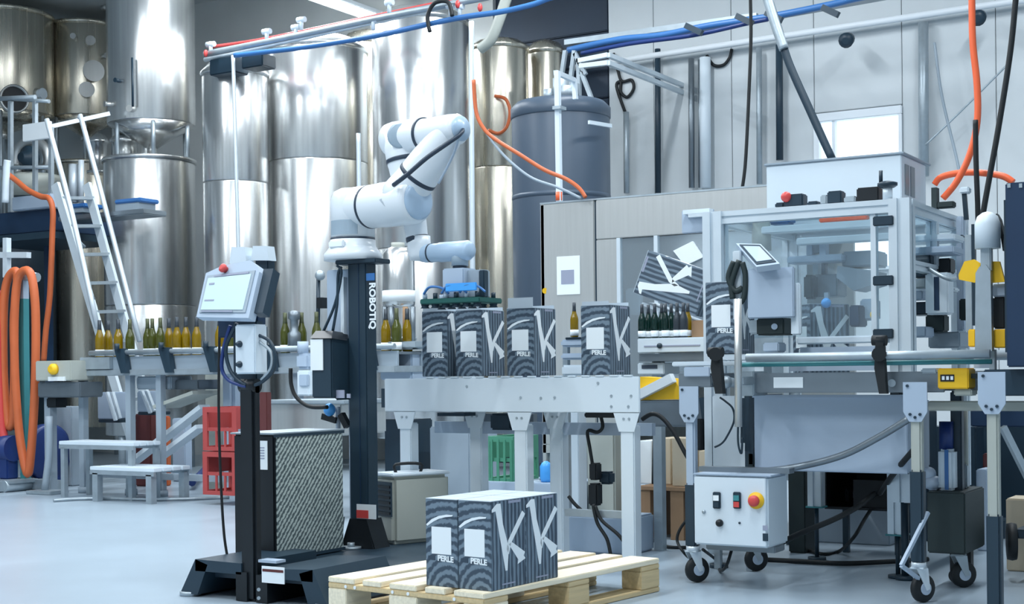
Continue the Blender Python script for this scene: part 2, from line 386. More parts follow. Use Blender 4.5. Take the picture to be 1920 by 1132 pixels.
t3b = tank(196, 364, yU, .35, zat(280, 303, yU), 'squat lower steel tank under the cone bottomed one, behind the bottle row', roof=.04, seams=(1.7,))
t2 = tank(95, 225, 12.5, zat(150, 226, 12.5), 5.3, 'raised steel tank with round fittings left of the cone bottomed tank', M_tank_warm, cone=.2, legs=False, roof=.05)
t1 = tank(-85, 99, 11.6, zat(40, 214, 11.6), 5.3, 'raised steel tank with big open manhole in the upper left corner', M_tank_warm, cone=.2, legs=False, roof=.05)
t2b = tank(95, 225, 12.5, .35, zat(140, 312, 12.5), 'lower steel tank standing in shade behind the ladder', M_tank_warm, roof=.04)
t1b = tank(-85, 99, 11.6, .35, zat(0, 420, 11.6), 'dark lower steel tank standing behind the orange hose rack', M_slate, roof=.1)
# short skirt legs carrying the raised tanks on the lower ones
for t, x, R, y, z0, zl in ((t3[0], t3[1], t3[2], yU, zb, zat(280, 303, yU)), (t2[0], t2[1], t2[2], 12.5, zat(150, 226, 12.5), zat(140, 312, 12.5)), (t1[0], t1[1], t1[2], 11.6, zat(40, 214, 11.6), zat(0, 420, 11.6))):
    for k in range(6):
        a = k * pi / 3 + .3; q = Vector((x + cos(a) * R * .9, y + sin(a) * R * .9, 0))
        MB().cyl((q.x, q.y, zl + .017), (q.x, q.y, z0 + .02), .022, n=8).build('leg', M_galv, t)
# round fittings on the raised tanks
def on_tank(t, x, y, R, px, py, r, m, name, dep=.05, ringm=None, hole=False):
    d = ray(px, py); o = Vector((0, 0, CAMZ)); ox, oy = o.x - x, o.y - y
    A = d.x ** 2 + d.y ** 2; Bq = 2 * (ox * d.x + oy * d.y); Cq = ox * ox + oy * oy - R * R
    D = Bq * Bq - 4 * A * Cq
    if D < 0: return
    h = o + d * ((-Bq - math.sqrt(D)) / 2 / A); n = Vector((h.x - x, h.y - y, 0)).normalized()
    if hole:
        MB().lathe(h - n * .02, [(r, 0), (r * 1.12, .0), (r * 1.12, dep), (r * .96, dep), (r * .96, .022), (r * .9, .022)], 28, n).build(name, m, t)
        MB().cyl(h + n * .004, h + n * .012, r * .97, n=28).build('opening', M_black, t)
    else:
        b = MB().cyl(h - n * .03, h + n * dep, r, n=20); b.cyl(h + n * dep, h + n * (dep + .012), r * 1.18, n=20)
        b.build(name, m, t)
on_tank(*t1[:2], 11.6, t1[2], 26, 186, .15, M_steel, 'manhole', .07, hole=True)
on_tank(*t1[:2], 11.6, t1[2], 74, 176, .055, M_white, 'sight_glass')
on_tank(*t1[:2], 11.6, t1[2], 62, 215, .03, M_steel, 'valve')
for px, py, r, nm in ((168, 78, .05, 'valve'), (173, 135, .11, 'manway'), (162, 170, .08, 'manway'), (140, 70, .03, 'valve'), (193, 106, .03, 'valve'), (196, 14, .04, 'valve')):
    on_tank(t2[0], t2[1], 12.5, t2[2], px, py, r, M_steel, nm, .07)
for px, py, r, nm in ((225, 152, .02, 'thermometer'), (208, 196, .026, 'valve'), (248, 205, .03, 'valve')): on_tank(t3[0], t3[1], yU, t3[2], px, py, r, M_slate if r < .025 else M_steel, nm, .06)
MB().tube(L([(248, 108), (249, 200)], yU - .48), .012, 6, sub=1).build('sight_tube', M_slate, t3[0])
for px, w in ((235, .13), (184, .1), (275, .05)):
    q = P(px, 285, y=yU + (.0 if px != 184 else .6))
    MB().lathe((q.x, q.y, q.z - .25), [(w * 1.3, 0), (w * 1.3, .03), (w, .04), (w, .34), (w * 1.25, .35), (w * 1.25, .38), (w * .7, .45), (.03, .46)], 24).build('manway_dome', M_tank, t3b[0])
# dark plastic vessel
cxv = P(1052, 300, y=10.6); sv = F / (cxv - Vector((0, 0, CAMZ))).dot(d_); Rv = 92 / sv; zv = zat(1052, 205, 10.6)
dv = thing('round_vessel', 'tall dark grey round plastic vessel behind the stainless filling machine', 'tank', (cxv.x, 10.6, 0))
MB().lathe((cxv.x, 10.6, 0), [(Rv * .97, .02), (Rv, .06), (Rv, zv - .02), (Rv * .985, zv)], 64).build('shell', M_plastic_dk, dv)
MB().lathe((cxv.x, 10.6, 0), [(Rv * 1.005, zv - .09), (Rv * 1.02, zv - .08), (Rv * 1.02, zv), (Rv * .9, zv + .05), (Rv * .3, zv + .1), (.02, zv + .1)], 64).build('lid', M_plastic_dk, dv)
MB().lathe((cxv.x, 10.6, 0), [(Rv * 1.004, zat(1052, 372, 10.6) - .02), (Rv * 1.012, zat(1052, 372, 10.6)), (Rv * 1.004, zat(1052, 372, 10.6) + .02)], 64).build('hoop', M_plastic_dk, dv)
MB().bar(P(1104, 229, y=10.6 - Rv * .9), P(1146, 236, y=10.6 - Rv * .3), .02, .03).build('bracket', M_white, dv)
bq = MB()
for px, h, w in ((1030, .1, .05), (1052, .18, .07), (1062, .1, .1), (1078, .12, .04)):
    q = P(px, 185, y=10.6); bq.cyl((q.x, 10.6, zv + .08), (q.x, 10.6, zv + .08 + h), w, n=14)
bq.build('top_fittings', M_galv, dv)
# gantry frame over the vessel
gf = thing('pipe_gantry', 'white square pipe gantry with ladder frame above the dark round vessel', 'gantry', P(1049, 378, y=8.1))
MB().bar((P(1049, 378, y=8.1).x, 8.1, 2.011), P(1045, 134, y=8.1), .032).build('riser', M_white, gf)
MB().bar(P(1042, 136, y=8.1), P(1076, 150, y=8.9), .03).bar(P(1076, 148, y=8.9), P(1079, 186, y=8.9), .03).build('top_bend', M_white, gf)
MB().cyl(P(1048, 376, y=8.1), P(1048, 360, y=8.1), .022, n=12).build('orange_clamp', M_orange2, gf, label='orange clamp')
MB().bx(*[v for v in (P(1041, 180, y=8.1).x, P(1056, 180, y=8.1).x)], 8.06, 8.14, zat(1048, 206, 8.1), zat(1048, 200, 8.1)).build('collar', M_galv, gf)
ft = thing('steel_bracket_tower', 'grey lattice bracket with cross bars above the dark round vessel', 'bracket', P(1085, 185, y=11.4))
for a, b in (((1060, 95), (1052, 150)), ((1077, 95), (1066, 180)), ((1085, 110), (1086, 182)), ((1090, 135), (1112, 192)), ((1078, 100), (1098, 140))):
    MB().bar(P(*a, y=11.4), P(*b, y=11.4), .035).build('strut', M_galv, ft)
for a, b in (((1085, 114), (1140, 103)), ((1087, 124), (1140, 118))):
    MB().bar(P(*a, y=11.4), P(*b, y=11.4), .04).build('cross_bar', M_alu, ft); MB().bar(P(*b, y=11.4), Vector((P(*b, y=11.4).x, WY, P(*b, y=11.4).z)), .04).build('wall_arm', M_alu, ft)

# ------------------------------------------------------------------ overhead lines
yo = 10.2
def line(name, pts, r, m, y, label, cat, group=None, n=8, sub=6, vary=None):
    q = L(pts, y)
    if name in ('hanging_cable', 'slanted_pole', 'orange_drop_hose', 'slanted_black_cable', 'bent_pipe'):      # go on up to the ceiling beyond the frame
        k = int((CEIL - q[0].z) / .25); d = (q[0] - q[1]); d = d / d.z if abs(d.z) > .01 else Vector((0, 0, 1))
        q = [q[0] + d * ((CEIL - q[0].z) * (1 - i / k)) for i in range(k)] + q
    return tag(MB().tube(q, r, n, sub=sub).build(name, m), label, cat, group)
pr = thing('pipe_rack', 'grey overhead pipe rack with small valves running above the tanks', 'pipe rack', P(640, 60, y=yo))
MB().tube(L([(384, 102), (560, 66), (720, 32), (905, -4), (1090, -42)], yo), .03, 10, sub=4).build('header_pipe', M_galv, pr)
MB().tube(L([(396, 88), (480, 76), (560, 60), (720, 26), (880, -6), (1080, -44)], yo + .1), .016, 8, sub=4).build('red_hose', M_red, pr, label='thin red hose')
MB().tube(L([(384, 112), (700, 42), (930, -8), (1090, -42)], yo + .15), .022, 8, sub=4).build('pipe', M_alu, pr)
for px, py in ((395, 84), (500, 60), (555, 52), (565, 38), (700, 38), (730, 6), (845, 12), (862, 14)):
    b = MB().cyl(P(px, py + 18, y=yo), P(px, py - 6, y=yo), .018, n=10); b.cyl(P(px - 7, py, y=yo), P(px + 7, py - 2, y=yo), .026, n=10); b.build('valve', M_white, pr)
for px, py in ((386, 100), (858, 8), (900, 14)): MB().ball(P(px, py, y=yo - .03), .022, (1, 1, 1.6)).build('valve_handle', M_red, pr, label='red valve handle')
for px0, px1, py0, py1 in ((392, 440, 108, 138), (452, 492, 102, 126)): B(px0, px1, py0, py1, yo + .1, .2, .01).build('junction_box', M_slate, pr)
line('air_hose', [(440, 104), (500, 97), (560, 90), (640, 78), (720, 64), (800, 46), (870, 32), (940, 22), (1000, 8), (1040, -6), (1130, -24)], .024, M_blue, yo - .06, 'long blue hose slung along the overhead pipe rack over the tanks', 'hose')
line('white_drop_pipe', [(437, 104), (441, 250), (447, 470), (449, 640), (452, 895)], .018, M_alu, yo - .03, 'thin white pipe dropping in front of the slim tank behind the tablet', 'pipe')
line('black_cable_loop', [(806, 60), (802, 30), (815, 6), (840, 4), (848, 30)], .018, M_rubber, yo - .1, 'short black cable loop on the pipe rack at the tallest tank', 'cable')
line('riser_pipe', [(884, 40), (884, 200), (886, 480), (886, 600), (888, 918)], .022, M_alu, 9.6, 'thin pale riser pipe between the tallest tank and the warm toned tank', 'pipe')
line('slim_riser_pipe', [(672, 250), (674, 430), (680, 900)], .02, M_alu, 9.9, 'slim pale standpipe rising behind the robot shoulder', 'pipe')
line('bent_pipe', [(950, -4), (935, 40), (920, 75), (900, 92)], .05, M_cream, 10.9, 'short slanted beige pipe entering the warm toned tank', 'pipe')
line('orange_tank_hose', [(888, 150), (893, 210), (908, 242), (930, 262), (975, 290), (1020, 318), (1060, 335), (1085, 352), (1098, 370)], .013, M_orange, 7.7, 'orange hose sagging across the dark vessel to the filling machine', 'hose')
line('orange_hose_bend', [(928, 180), (948, 186), (956, 210), (950, 238), (934, 250), (916, 244)], .017, M_orange, 11.945, 'orange hose bend in front of the warm toned tank', 'hose')
line('grey_tank_cable', [(903, 236), (935, 280), (965, 310), (1000, 335), (1048, 352), (1090, 372)], .009, M_grey, 7.7, 'thin grey cable sagging below the orange hose at the dark vessel', 'cable')
# cable tray on the right with blue hoses
ct = thing('cable_tray', 'long steel cable tray carrying blue hoses along the upper wall', 'cable tray', P(1250, 66, y=11.8))
MB().bar(P(1062, 100, y=11.8), P(1900, -50, y=11.8), .14, .03).build('tray', M_steel_dk, ct)
MB().bar(P(1060, 80, y=12.1), P(1420, 30, y=12.1), .05, .05).build('rail', M_galv, ct)
MB().tube(L([(1065, 94), (1160, 74), (1240, 66), (1330, 48), (1450, 30), (1560, 8), (1620, -6), (1800, -40), (1900, -58)], 11.7), .03, 8).build('blue_hose', M_blue, ct, label='thick blue hose')
MB().tube(L([(1090, 100), (1180, 82), (1300, 66), (1400, 44), (1440, 36)], 11.6), .02, 8).build('blue_hose', M_dblue, ct, label='darker blue hose')
for px, py in ((1300, 52), (1450, 28), (1556, 18), (1395, 34)): MB().bar(P(px - 14, py - 4, y=11.5), P(px + 16, py + 10, y=11.5), .05).build('clamp', M_slate, ct)
line('cable_coil', [(1150, 100), (1158, 130), (1166, 152), (1184, 150), (1188, 166), (1176, 182), (1164, 172), (1164, 154), (1156, 162), (1172, 210)], .016, M_rubber, 12.98, 'dark cable coil hanging on the white wall beside the gate', 'cable')
line('cable_swag', [(1325, 104), (1338, 122), (1356, 122), (1368, 108), (1372, 92)], .016, M_rubber, 12.98, 'small dark cable swag under the wall rail', 'cable')
for px, y0, y1, r, m, lb in ((1174, 210, 362, .03, M_galv, 'grey pipe on the wall nearest the dark gate'), (1233, 92, 362, .03, M_slate, 'dark conduit on the wall left of the white downpipe'),
                             (1296, 110, 352, .03, M_steel_dk, 'grey conduit beside the white downpipe on the wall'), (1312, 112, 352, .02, M_steel_dk, 'thin grey conduit touching the white downpipe'),
                             (1322, 108, 352, .055, M_white, 'white downpipe on the hall wall'), (1423, 90, 345, .028, M_galv, 'thin grey conduit left of the slanted dark pole'),
                             (1461, 84, 300, .034, M_slate, 'dark conduit passing behind the slanted dark pole'), (1731, 42, 330, .045, M_galv, 'thick grey conduit on the wall right of the window')):
    tag(MB().cyl(P(px, y0, y=12.9), P(px + 1, y1, y=12.9), r, n=10).build('wall_conduit', m), lb, 'pipe', 'conduits on the hall wall')
line('hanging_cable', [(1407, -5), (1408, 70), (1404, 180), (1398, 300), (1392, 352)], .013, M_rubber, 9.5, 'thin dark cable hanging left of the slanted pole', 'cable')
line('slanted_pole', [(1440, -6), (1462, 62), (1480, 120), (1520, 210), (1560, 298)], .027, M_slate, 9.3, 'slanted dark conduit pole crossing in front of the window', 'pole', n=10)
line('slanted_pole_sleeve', [(1438, -6), (1452, 40), (1470, 92)], .034, M_galv, 9.28, 'pale sleeve at the top of the slanted dark pole', 'pole', n=10)
line('wall_cable', [(1752, 80), (1766, 180), (1792, 290), (1800, 330)], .013, M_grey, 12.7, 'thin grey cable hanging on the wall right of the thick conduit', 'cable')
line('brace_cable', [(1735, 272), (1800, 210), (1890, 120)], .009, M_galv, 12.7, 'faint diagonal wire on the wall behind the orange hose', 'wire')
line('orange_drop_hose', [(1822, -8), (1824, 80), (1832, 160), (1832, 230), (1818, 290), (1794, 340), (1768, 372)], .017, M_orange2, 7.2, 'bright orange hose hanging from the roof to the packing machine', 'hose')
line('orange_arc_hose', [(1752, 346), (1765, 332), (1800, 324), (1840, 324), (1880, 330), (1900, 342)], .017, M_orange2, 7.3, 'orange hose arching behind the hanging hose to the navy cabinet', 'hose')
line('black_drop_cable', [(1829, 225), (1830, 300), (1833, 380), (1834, 430)], .013, M_rubber, 7.1, 'black cable hanging beside the bright orange hose', 'cable')
line('slanted_black_cable', [(1905, -6), (1894, 100), (1872, 240), (1852, 350), (1838, 430)], .014, M_rubber, 7.0, 'black slanted cable at the upper right edge', 'cable')
for px, py in ((1592, 72), (1838, 30)): tag(MB().lathe(P(px, py, y=12.75), [(.03, 0), (.06, .02), (.07, .1), (.03, .12)], 14, (0, -1, -.4)).build('wall_sensor', M_slate), 'small dark sensor hanging under the wall rail ' + ('left of the window' if px < 1700 else 'behind the orange hose'), 'sensor')

# ------------------------------------------------------------------ left side: ladder, platform, hoses
ly = 9.3
ld_ = thing('access_ladder', 'pale steel ladder with handrails leaning up to the tank platform', 'ladder', P(245, 880, y=ly))
la0, la1 = P(118, 352, y=ly), P(200, 640, y=ly)
def ext(a, b, z):
    t = (z - a.z) / (b.z - a.z); return a + (b - a) * t
sA = (P(104, 345, y=ly), ext(P(104, 345, y=ly), P(192, 640, y=ly), .02)); sB = (P(163, 345, y=ly + .35), ext(P(163, 345, y=ly + .35), P(244, 640, y=ly + .35), .02))
for a, b in (sA, sB): MB().bar(a, b, .035, .09).build('stringer', M_alu, ld_)
for k in range(10):
    t = .05 + k * .098; a = sA[0].lerp(sA[1], t); b = sB[0].lerp(sB[1], t)
    MB().bar(a, b, .1, .03).build('rung', M_galv, ld_)
for pts, y in (([(88, 225), (92, 240), (135, 400), (183, 615)], ly - .1), ([(150, 222), (155, 232), (205, 418), (262, 640)], ly + .45)):
    MB().tube(L(pts, y), .024, 8, sub=3).build('handrail', M_alu, ld_)
for px, py, qx, qy, y in ((112, 318, 120, 352, ly - .1), (150, 455, 158, 462, ly - .1), (166, 545, 176, 560, ly - .1)): MB().cyl(P(px, py, y=y), P(qx, qy, y=y + .1), .014, n=8).build('rail_post', M_galv, ld_)
pf = thing('work_platform', 'navy steel work platform between the raised tanks in the upper left', 'platform', P(60, 800, y=10.0))
B(-60, 98, 398, 440, 9.8, 1.0, .01).build('deck_edge', M_navy, pf)
B(-60, 98, 440, 452, 9.7, 1.0).build('deck_lip', M_slate, pf)
for px in (20, 66, 96): MB().bar(P(px, 398, y=9.85), P(px, 190 if px < 90 else 238, y=9.85), .04).build('rail_post', M_galv, pf)
MB().cyl(P(-20, 186, y=9.85), P(66, 182, y=9.85), .024, n=8).cyl(P(20, 185, y=9.86), P(92, 190, y=9.86), .02, n=8).build('hand_rail', M_galv, pf)
MB().cyl(P(-20, 315, y=9.85), P(96, 313, y=9.85), .02, n=8).build('knee_rail', M_galv, pf)
MB().bar(P(92, 238, y=9.85), P(205, 213, y=10.4), .04).build('top_rail', M_alu, pf)
B(42, 92, 230, 262, 9.75, .04, .004).build('white_board', M_paper, pf, label='white board on the rail')
for px in (-30, 90): MB().bar(P(px, 440, y=10.3), Vector((P(px, 440, y=10.3).x, 10.3, .001)), .06).build('column', M_navy, pf)
cp = thing('valve_manifold', 'round valve manifold with pale pipes standing on the navy platform', 'manifold', P(60, 366, y=10.3))
MB().tube(L([(30, 310), (36, 278), (58, 264), (82, 274), (90, 300), (86, 316)], 10.3), .05, 10).build('bent_pipe', M_steel, cp)
MB().lathe(P(62, 298, y=10.2), [(.1, 0), (.13, .02), (.13, .08), (.08, .1), (.05, .16)], 20, (0, -1, 0)).build('valve_wheel', M_slate, cp)
MB().cyl(P(40, 318, y=10.3), P(88, 312, y=10.3), .03).cyl(P(34, 310, y=10.25), P(34, 330, y=10.25), .04).build('pipe', M_steel, cp)
MB().lathe(P(62, 372, y=10.35), [(.3, 0), (.32, .2), (.28, .24)], 28).build('drum', M_cream, cp)
B(22, 94, 366, 392, 9.72, .25, .01).build('tray', M_panel, cp)
line('red_platform_hose', [(14, 326), (30, 338), (52, 356), (76, 368), (92, 372), (99, 395), (98, 440), (96, 500), (93, 560), (86, 620), (82, 676)], .028, M_orange, 9.55, 'orange red hose coming down from the platform to the motor box', 'hose', n=10)
line('white_platform_pipe', [(10, 380), (12, 320), (14, 300)], .035, M_white, 9.5, 'short white pipe at the left edge beside the platform', 'pipe', n=10)
cw = B(108, 268, 398, 408, 9.8, .32, .01).build('catwalk', M_steel_dk)
tag(cw, 'grey catwalk plate at the head of the ladder', 'catwalk')
for px0, px1, py0 in ((132, 158, 381), (214, 262, 372)):
    bb_ = thing('blue_lidded_bin', 'grey bin with blue lid ' + ('left of' if px0 < 200 else 'right of') + ' the right ladder handrail', 'bin', P((px0 + px1) / 2, py0 + 28, y=9.9))
    B(px0, px1, py0, py0 + 8, 9.85, .26, .01).build('lid', M_blue, bb_); B(px0 + 2, px1 - 2, py0 + 8, 398, 9.87, .22).build('body', M_grey, bb_)
tag(MB().cyl(P(138, 380, y=10.4), P(138, 308, y=10.4), .05).cyl(P(152, 380, y=10.4), P(152, 300, y=10.4), .03).build('filter_pipes', M_alu), 'pair of short upright pale pipes between the ladder handrails', 'pipe')
# hose rack
hy = 8.3
hr = thing('hose_rack', 'teal post hose rack with pale cross arm at the left edge', 'hose rack', Vector((P(46, 890, y=hy).x, hy, 0)))
zt = zat(46, 515, hy); hx = P(46, 700, y=hy).x
MB().bar((hx, hy, 0), (hx, hy, zat(46, 560, hy)), .06).build('post', M_teal, hr)
MB().bar((hx, hy, zat(46, 560, hy)), (hx, hy, zt), .06).build('post_top', M_panel, hr, label='pale upper post')
MB().bar(P(-10, 478, y=hy + .1), P(54, 478, y=hy + .1), .05).bar(P(13, 446, y=hy + .1), P(13, 520, y=hy + .1), .05).build('pipe_cross', M_alu, hr)
MB().cyl(P(20, 514, y=hy - .02), P(70, 520, y=hy - .02), .04, n=12).build('hook_arm', M_galv, hr)
MB().bar((hx - .4, hy + .05, .05), (hx + .35, hy + .05, .05), .08).bar((hx, hy - .3, .05), (hx, hy + .4, .05), .08).build('foot', M_galv, hr)
loops = [([(30, 508), (16, 520), (8, 560), (6, 640), (8, 720), (14, 785), (20, 800), (25, 770), (27, 680), (26, 600), (32, 530)], -.02, 'outer'),
         ([(44, 508), (32, 530), (27, 600), (28, 700), (34, 790), (42, 850), (52, 888), (58, 850), (64, 760), (67, 660), (66, 570), (58, 515)], -.06, 'middle')]
for pts, dy, nm in loops: tag(MB().tube(L(pts, hy - .05 + dy), .036, 10, loop=True).build('orange_hose_coil', M_orange), 'thick orange hose coil hanging on the rack, the %s loop' % {'outer': 'left narrow', 'middle': 'longest and widest'}[nm], 'hose', 'orange hoses on the rack')
tag(MB().tube(L([(-8, 545), (-4, 600), (-2, 700), (4, 800), (10, 830)], hy - .1), .04, 10).build('pink_hose', M_red), 'reddish hose running down at the very left edge', 'hose')
bp_ = thing('blue_pump', 'dark blue pump body on a galvanised trolley below the orange hoses', 'pump', Vector((P(12, 900, y=hy - .1).x, hy - .1, 0)))
pb = P(12, 840, y=hy - .1)
MB().cyl((pb.x - .2, pb.y, pb.z), (pb.x + .1, pb.y, pb.z), .11).bx(pb.x - .03, pb.x + .08, pb.y - .06, pb.y + .06, .1, pb.z, .01).build('pump_body', M_dblue, bp_)
MB().bx(pb.x - .3, pb.x + .22, pb.y - .15, pb.y + .15, .07, .1, .005).cyl((pb.x - .2, pb.y - .16, .05), (pb.x - .2, pb.y + .16, .05), .05).cyl((pb.x + .15, pb.y - .16, .05), (pb.x + .15, pb.y + .16, .05), .05).build('trolley', M_galv, bp_)
wq = P(74, 850, y=hy + .12)
tag(MB().lathe((wq.x - .12, hy + .25, wq.z), [(.22, 0), (.25, .02), (.25, .1), (.22, .12), (.12, .1), (.05, .12)], 28, (1, 0, 0)).bx(wq.x - .14, wq.x + .02, hy + .15, hy + .35, .001, wq.z - .2, .01).build('blue_hose_reel', M_dblue), 'dark blue drum reel standing right of the orange hoses', 'reel')
tag(BF(96, 134, 762, 8.75, .2, .01).build('grey_cabinet', M_grey), 'narrow grey cabinet under the motor box of the bottle conveyor', 'cabinet')

# ------------------------------------------------------------------ bottle conveyor on the left
by = 8.25
bc = thing('bottle_conveyor', 'long grey bottle conveyor running behind the robot column', 'conveyor', Vector((P(300, 900, y=by).x, by, 0)))
xL, xR = P(150, 680, y=by).x, P(745, 680, y=by).x
zt = zat(300, 668, by)
MB().bx(xL, xR, by + .02, by + .3, zt - .02, zt, .004).build('belt', M_steel_dk, bc)
MB().bx(xL, xR, by, by + .02, zat(300, 692, by), zt + .005).bx(xL, xR, by + .3, by + .32, zat(300, 692, by), zt + .005).build('side_plate', M_grey, bc)
MB().bx(xL, xR, by - .03, by + .34, zat(300, 703, by), zat(300, 692, by), .004).build('lower_rail', M_galv, bc)
zr = zat(300, 659, by)
MB().cyl((xL + .15, by - .03, zr), (xR, by - .03, zr), .02, n=10).cyl((xL + .15, by + .3, zr), (xR, by + .3, zr), .02, n=10).build('guide_rail', M_galv, bc)
for px in (228, 311, 395, 505, 600, 690):
    q = P(px, 675, y=by - .05)
    MB().prism([(q.x - .075, by - .06, zr + .03), (q.x + .03, by - .06, zr + .03), (q.x + .07, by - .06, zt - .13), (q.x, by - .06, zt - .13)], (0, .05, 0)).cyl((q.x - .02, by - .08, zr + .02), (q.x - .02, by - .08, zr + .07), .02, n=8).build('guide_clamp', M_slate, bc)
for px in (157, 245, 302, 560): MB().bar((P(px, 800, y=by + .05).x, by + .05, .05), (P(px, 800, y=by + .05).x, by + .05, zat(300, 703, by)), .055).cyl((P(px, 800, y=by + .05).x, by + .05, .001), (P(px, 800, y=by + .05).x, by + .05, .05), .05).build('leg', M_grey, bc)
MB().bar((P(157, 800, y=by).x, by + .05, .16), (P(560, 800, y=by).x, by + .05, .16), .05).build('stretcher', M_grey, bc)
B(155, 205, 670, 692, by - .04, .05).build('end_cover', M_galv, bc); B(255, 320, 705, 730, by + .1, .25, .01).build('drive_box', M_grey, bc); B(320, 372, 712, 730, by + .15, .25, .01).build('drip_tray', M_steel_dk, bc)
mb_ = thing('motor_box', 'grey control box with yellow knob at the left end of the bottle conveyor', 'control box', Vector((P(105, 740, y=8.05).x, 8.1, .0)))
B(66, 132, 676, 714, 8.05, .25, .008).build('housing', M_cream, mb_)
MB().lathe(P(103, 692, y=8.05), [(.045, 0), (.045, .03), (.03, .05), (.02, .05)], 18, (0, -1, 0)).build('yellow_knob', M_yellow, mb_, label='yellow rotary knob')
B(90, 121, 706, 714, 8.04, .02).build('name_plate', M_paper, mb_)
B(70, 150, 716, 745, 8.1, .25, .01).build('gear_motor', M_steel_dk, mb_); B(86, 106, 745, 764, 8.15, .12, .01).build('motor_end', M_black, mb_)
MB().bar((P(95, 800, y=8.2).x, 8.2, .02), (P(95, 800, y=8.2).x, 8.2, zat(95, 745, 8.2)), .07).build('leg', M_grey, mb_)
MB().tube([P(92, 780, y=8.1), P(92, 850, y=8.1), Vector((P(84, 915, y=8.1).x, 8.1, .03))], .03, 8, sub=3).build('brace', M_grey, mb_)
MB().bx(P(66, 920, y=8.1).x, P(112, 920, y=8.1).x, 8.0, 8.2, .001, .03, .005).build('foot_plate', M_galv, mb_)
# chutes and white flat bars under the conveyor
for k, (px0, px1, py0, py1) in enumerate(((182, 215, 735, 786), (256, 280, 733, 772))):
    g = thing('small_chute', 'pale sheet chute under the bottle conveyor, %s' % ('left one by the step' if k == 0 else 'right one over a dark box'), 'chute', P((px0 + px1) / 2, py1, y=8.7))
    B(px0, px1, py0, py1, 8.7, .2, .01).build('sheet', M_panel, g)
    MB().bar(P(px1 - 14, py0, y=8.66), P(px1 + 2, py1 + 2, y=8.66), .03, .02).bar(P(px1 - 4, py0, y=8.66), P(px1 + 10, py1 - 2, y=8.66), .03, .02).build('edge_bar', M_white, g)
    B(px0 + 2, px1 + 8, py1, py1 + 6, 8.7, .2, .005).build('dark_lip', M_slate, g)
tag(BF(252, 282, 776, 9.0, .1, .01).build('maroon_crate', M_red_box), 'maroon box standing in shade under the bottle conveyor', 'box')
tag(BF(290, 312, 780, 9.12, .06, .01).build('orange_case', M_orange), 'orange brown case behind the conveyor leg', 'case')
tag(BF(322, 346, 784, 9.55, .1, .01).build('white_canister', M_panel), 'pale canister behind the slanted planks', 'canister')
for (a, b, w, dp, lb) in (((250, 866), (384, 762), .05, .12, 'longest'), ((298, 858), (378, 799), .05, .12, 'lower'), ((312, 762), (386, 735), .04, .3, 'upper wide')):
    tag(MB().bar(P(*a, y=8.45), P(*b, y=8.45), dp, w * .7).build('slanted_plank', M_white if lb != 'upper wide' else M_cream), 'slanted pale plank left of the red crates, the %s one' % lb, 'plank', 'slanted planks by the red crates')
# low step platforms
def step(px0, px1, py, y, dep, label, lw=.04, nleg=2):
    x0, x1 = P(px0, py, y=y).x, P(px1, py, y=y).x; z = zat((px0 + px1) / 2, py, y)
    t = thing('step_stool', label, 'step', ((x0 + x1) / 2, y + dep / 2, 0))
    n = 4
    for k in range(n): MB().bx(x0, x1, y + k * dep / n, y + (k + .86) * dep / n, z - .03, z, .004).build('tread_slat', M_white, t)
    MB().bx(x0, x1, y, y + .02, z - .06, z - .03).bx(x0, x1, y + dep - .02, y + dep, z - .06, z - .03).split('rim', M_galv, t)
    for x in (x0 + lw, x1 - lw):
        for yy in (y + lw / 2, y + dep - lw / 2): MB().bar((x, yy, .001), (x, yy, z - .05), lw).build('leg', M_galv, t)
    return t
step(110, 250, 828, 7.9, .3, 'upper pale step platform beside the grey cabinet')
step(168, 288, 876, 7.75, .4, 'low pale step platform in front of the bottle conveyor', lw=.055)
# bottles
def bottle(name, label, mglass, mfoil, loc, group, H=.31, R=.037):
    t = thing(name, label, 'bottle', loc, 0, group)
    MB().lathe((0, 0, 0), [(R * .8, 0), (R, .008), (R, H * .52), (R * .86, H * .6), (R * .55, H * .7), (R * .42, H * .8), (.0135, H * .86), (.0135, H * .985), (.012, H)], 18).build('glass', mglass, t, True)
    MB().lathe((0, 0, 0), [(R * .5, H * .74), (R * .44, H * .8), (.0152, H * .86), (.0152, H + .002), (.006, H + .003)], 14).build('foil', mfoil, t, True)
    MB().lathe((0, 0, 0), [(R + .0006, H * .05), (R + .0006, H * .22)], 18).build('label_band', M_paper, t, True)
    return t
bp = {}
lst = [(187, 601, 'a'), (203, 600, 'a'), (222, 607, 'a'), (244, 603, 'o'), (277, 600, 'o'), (286, 606, 'o'), (301, 599, 'o'), (317, 607, 'a'), (332, 601, 'a'), (349, 608, 'a'), (369, 597, 'a'),
       (412, 606, 'a'), (434, 604, 'o'), (487, 596, 'o'), (535, 592, 'o'), (566, 590, 'o'), (594, 592, 'o'), (724, 590, 'a'), (744, 588, 'o'), (764, 590, 'a')]
nth = ['first', 'second', 'third', 'fourth', 'fifth', 'sixth', 'seventh', 'eighth', 'ninth', 'tenth', 'eleventh']
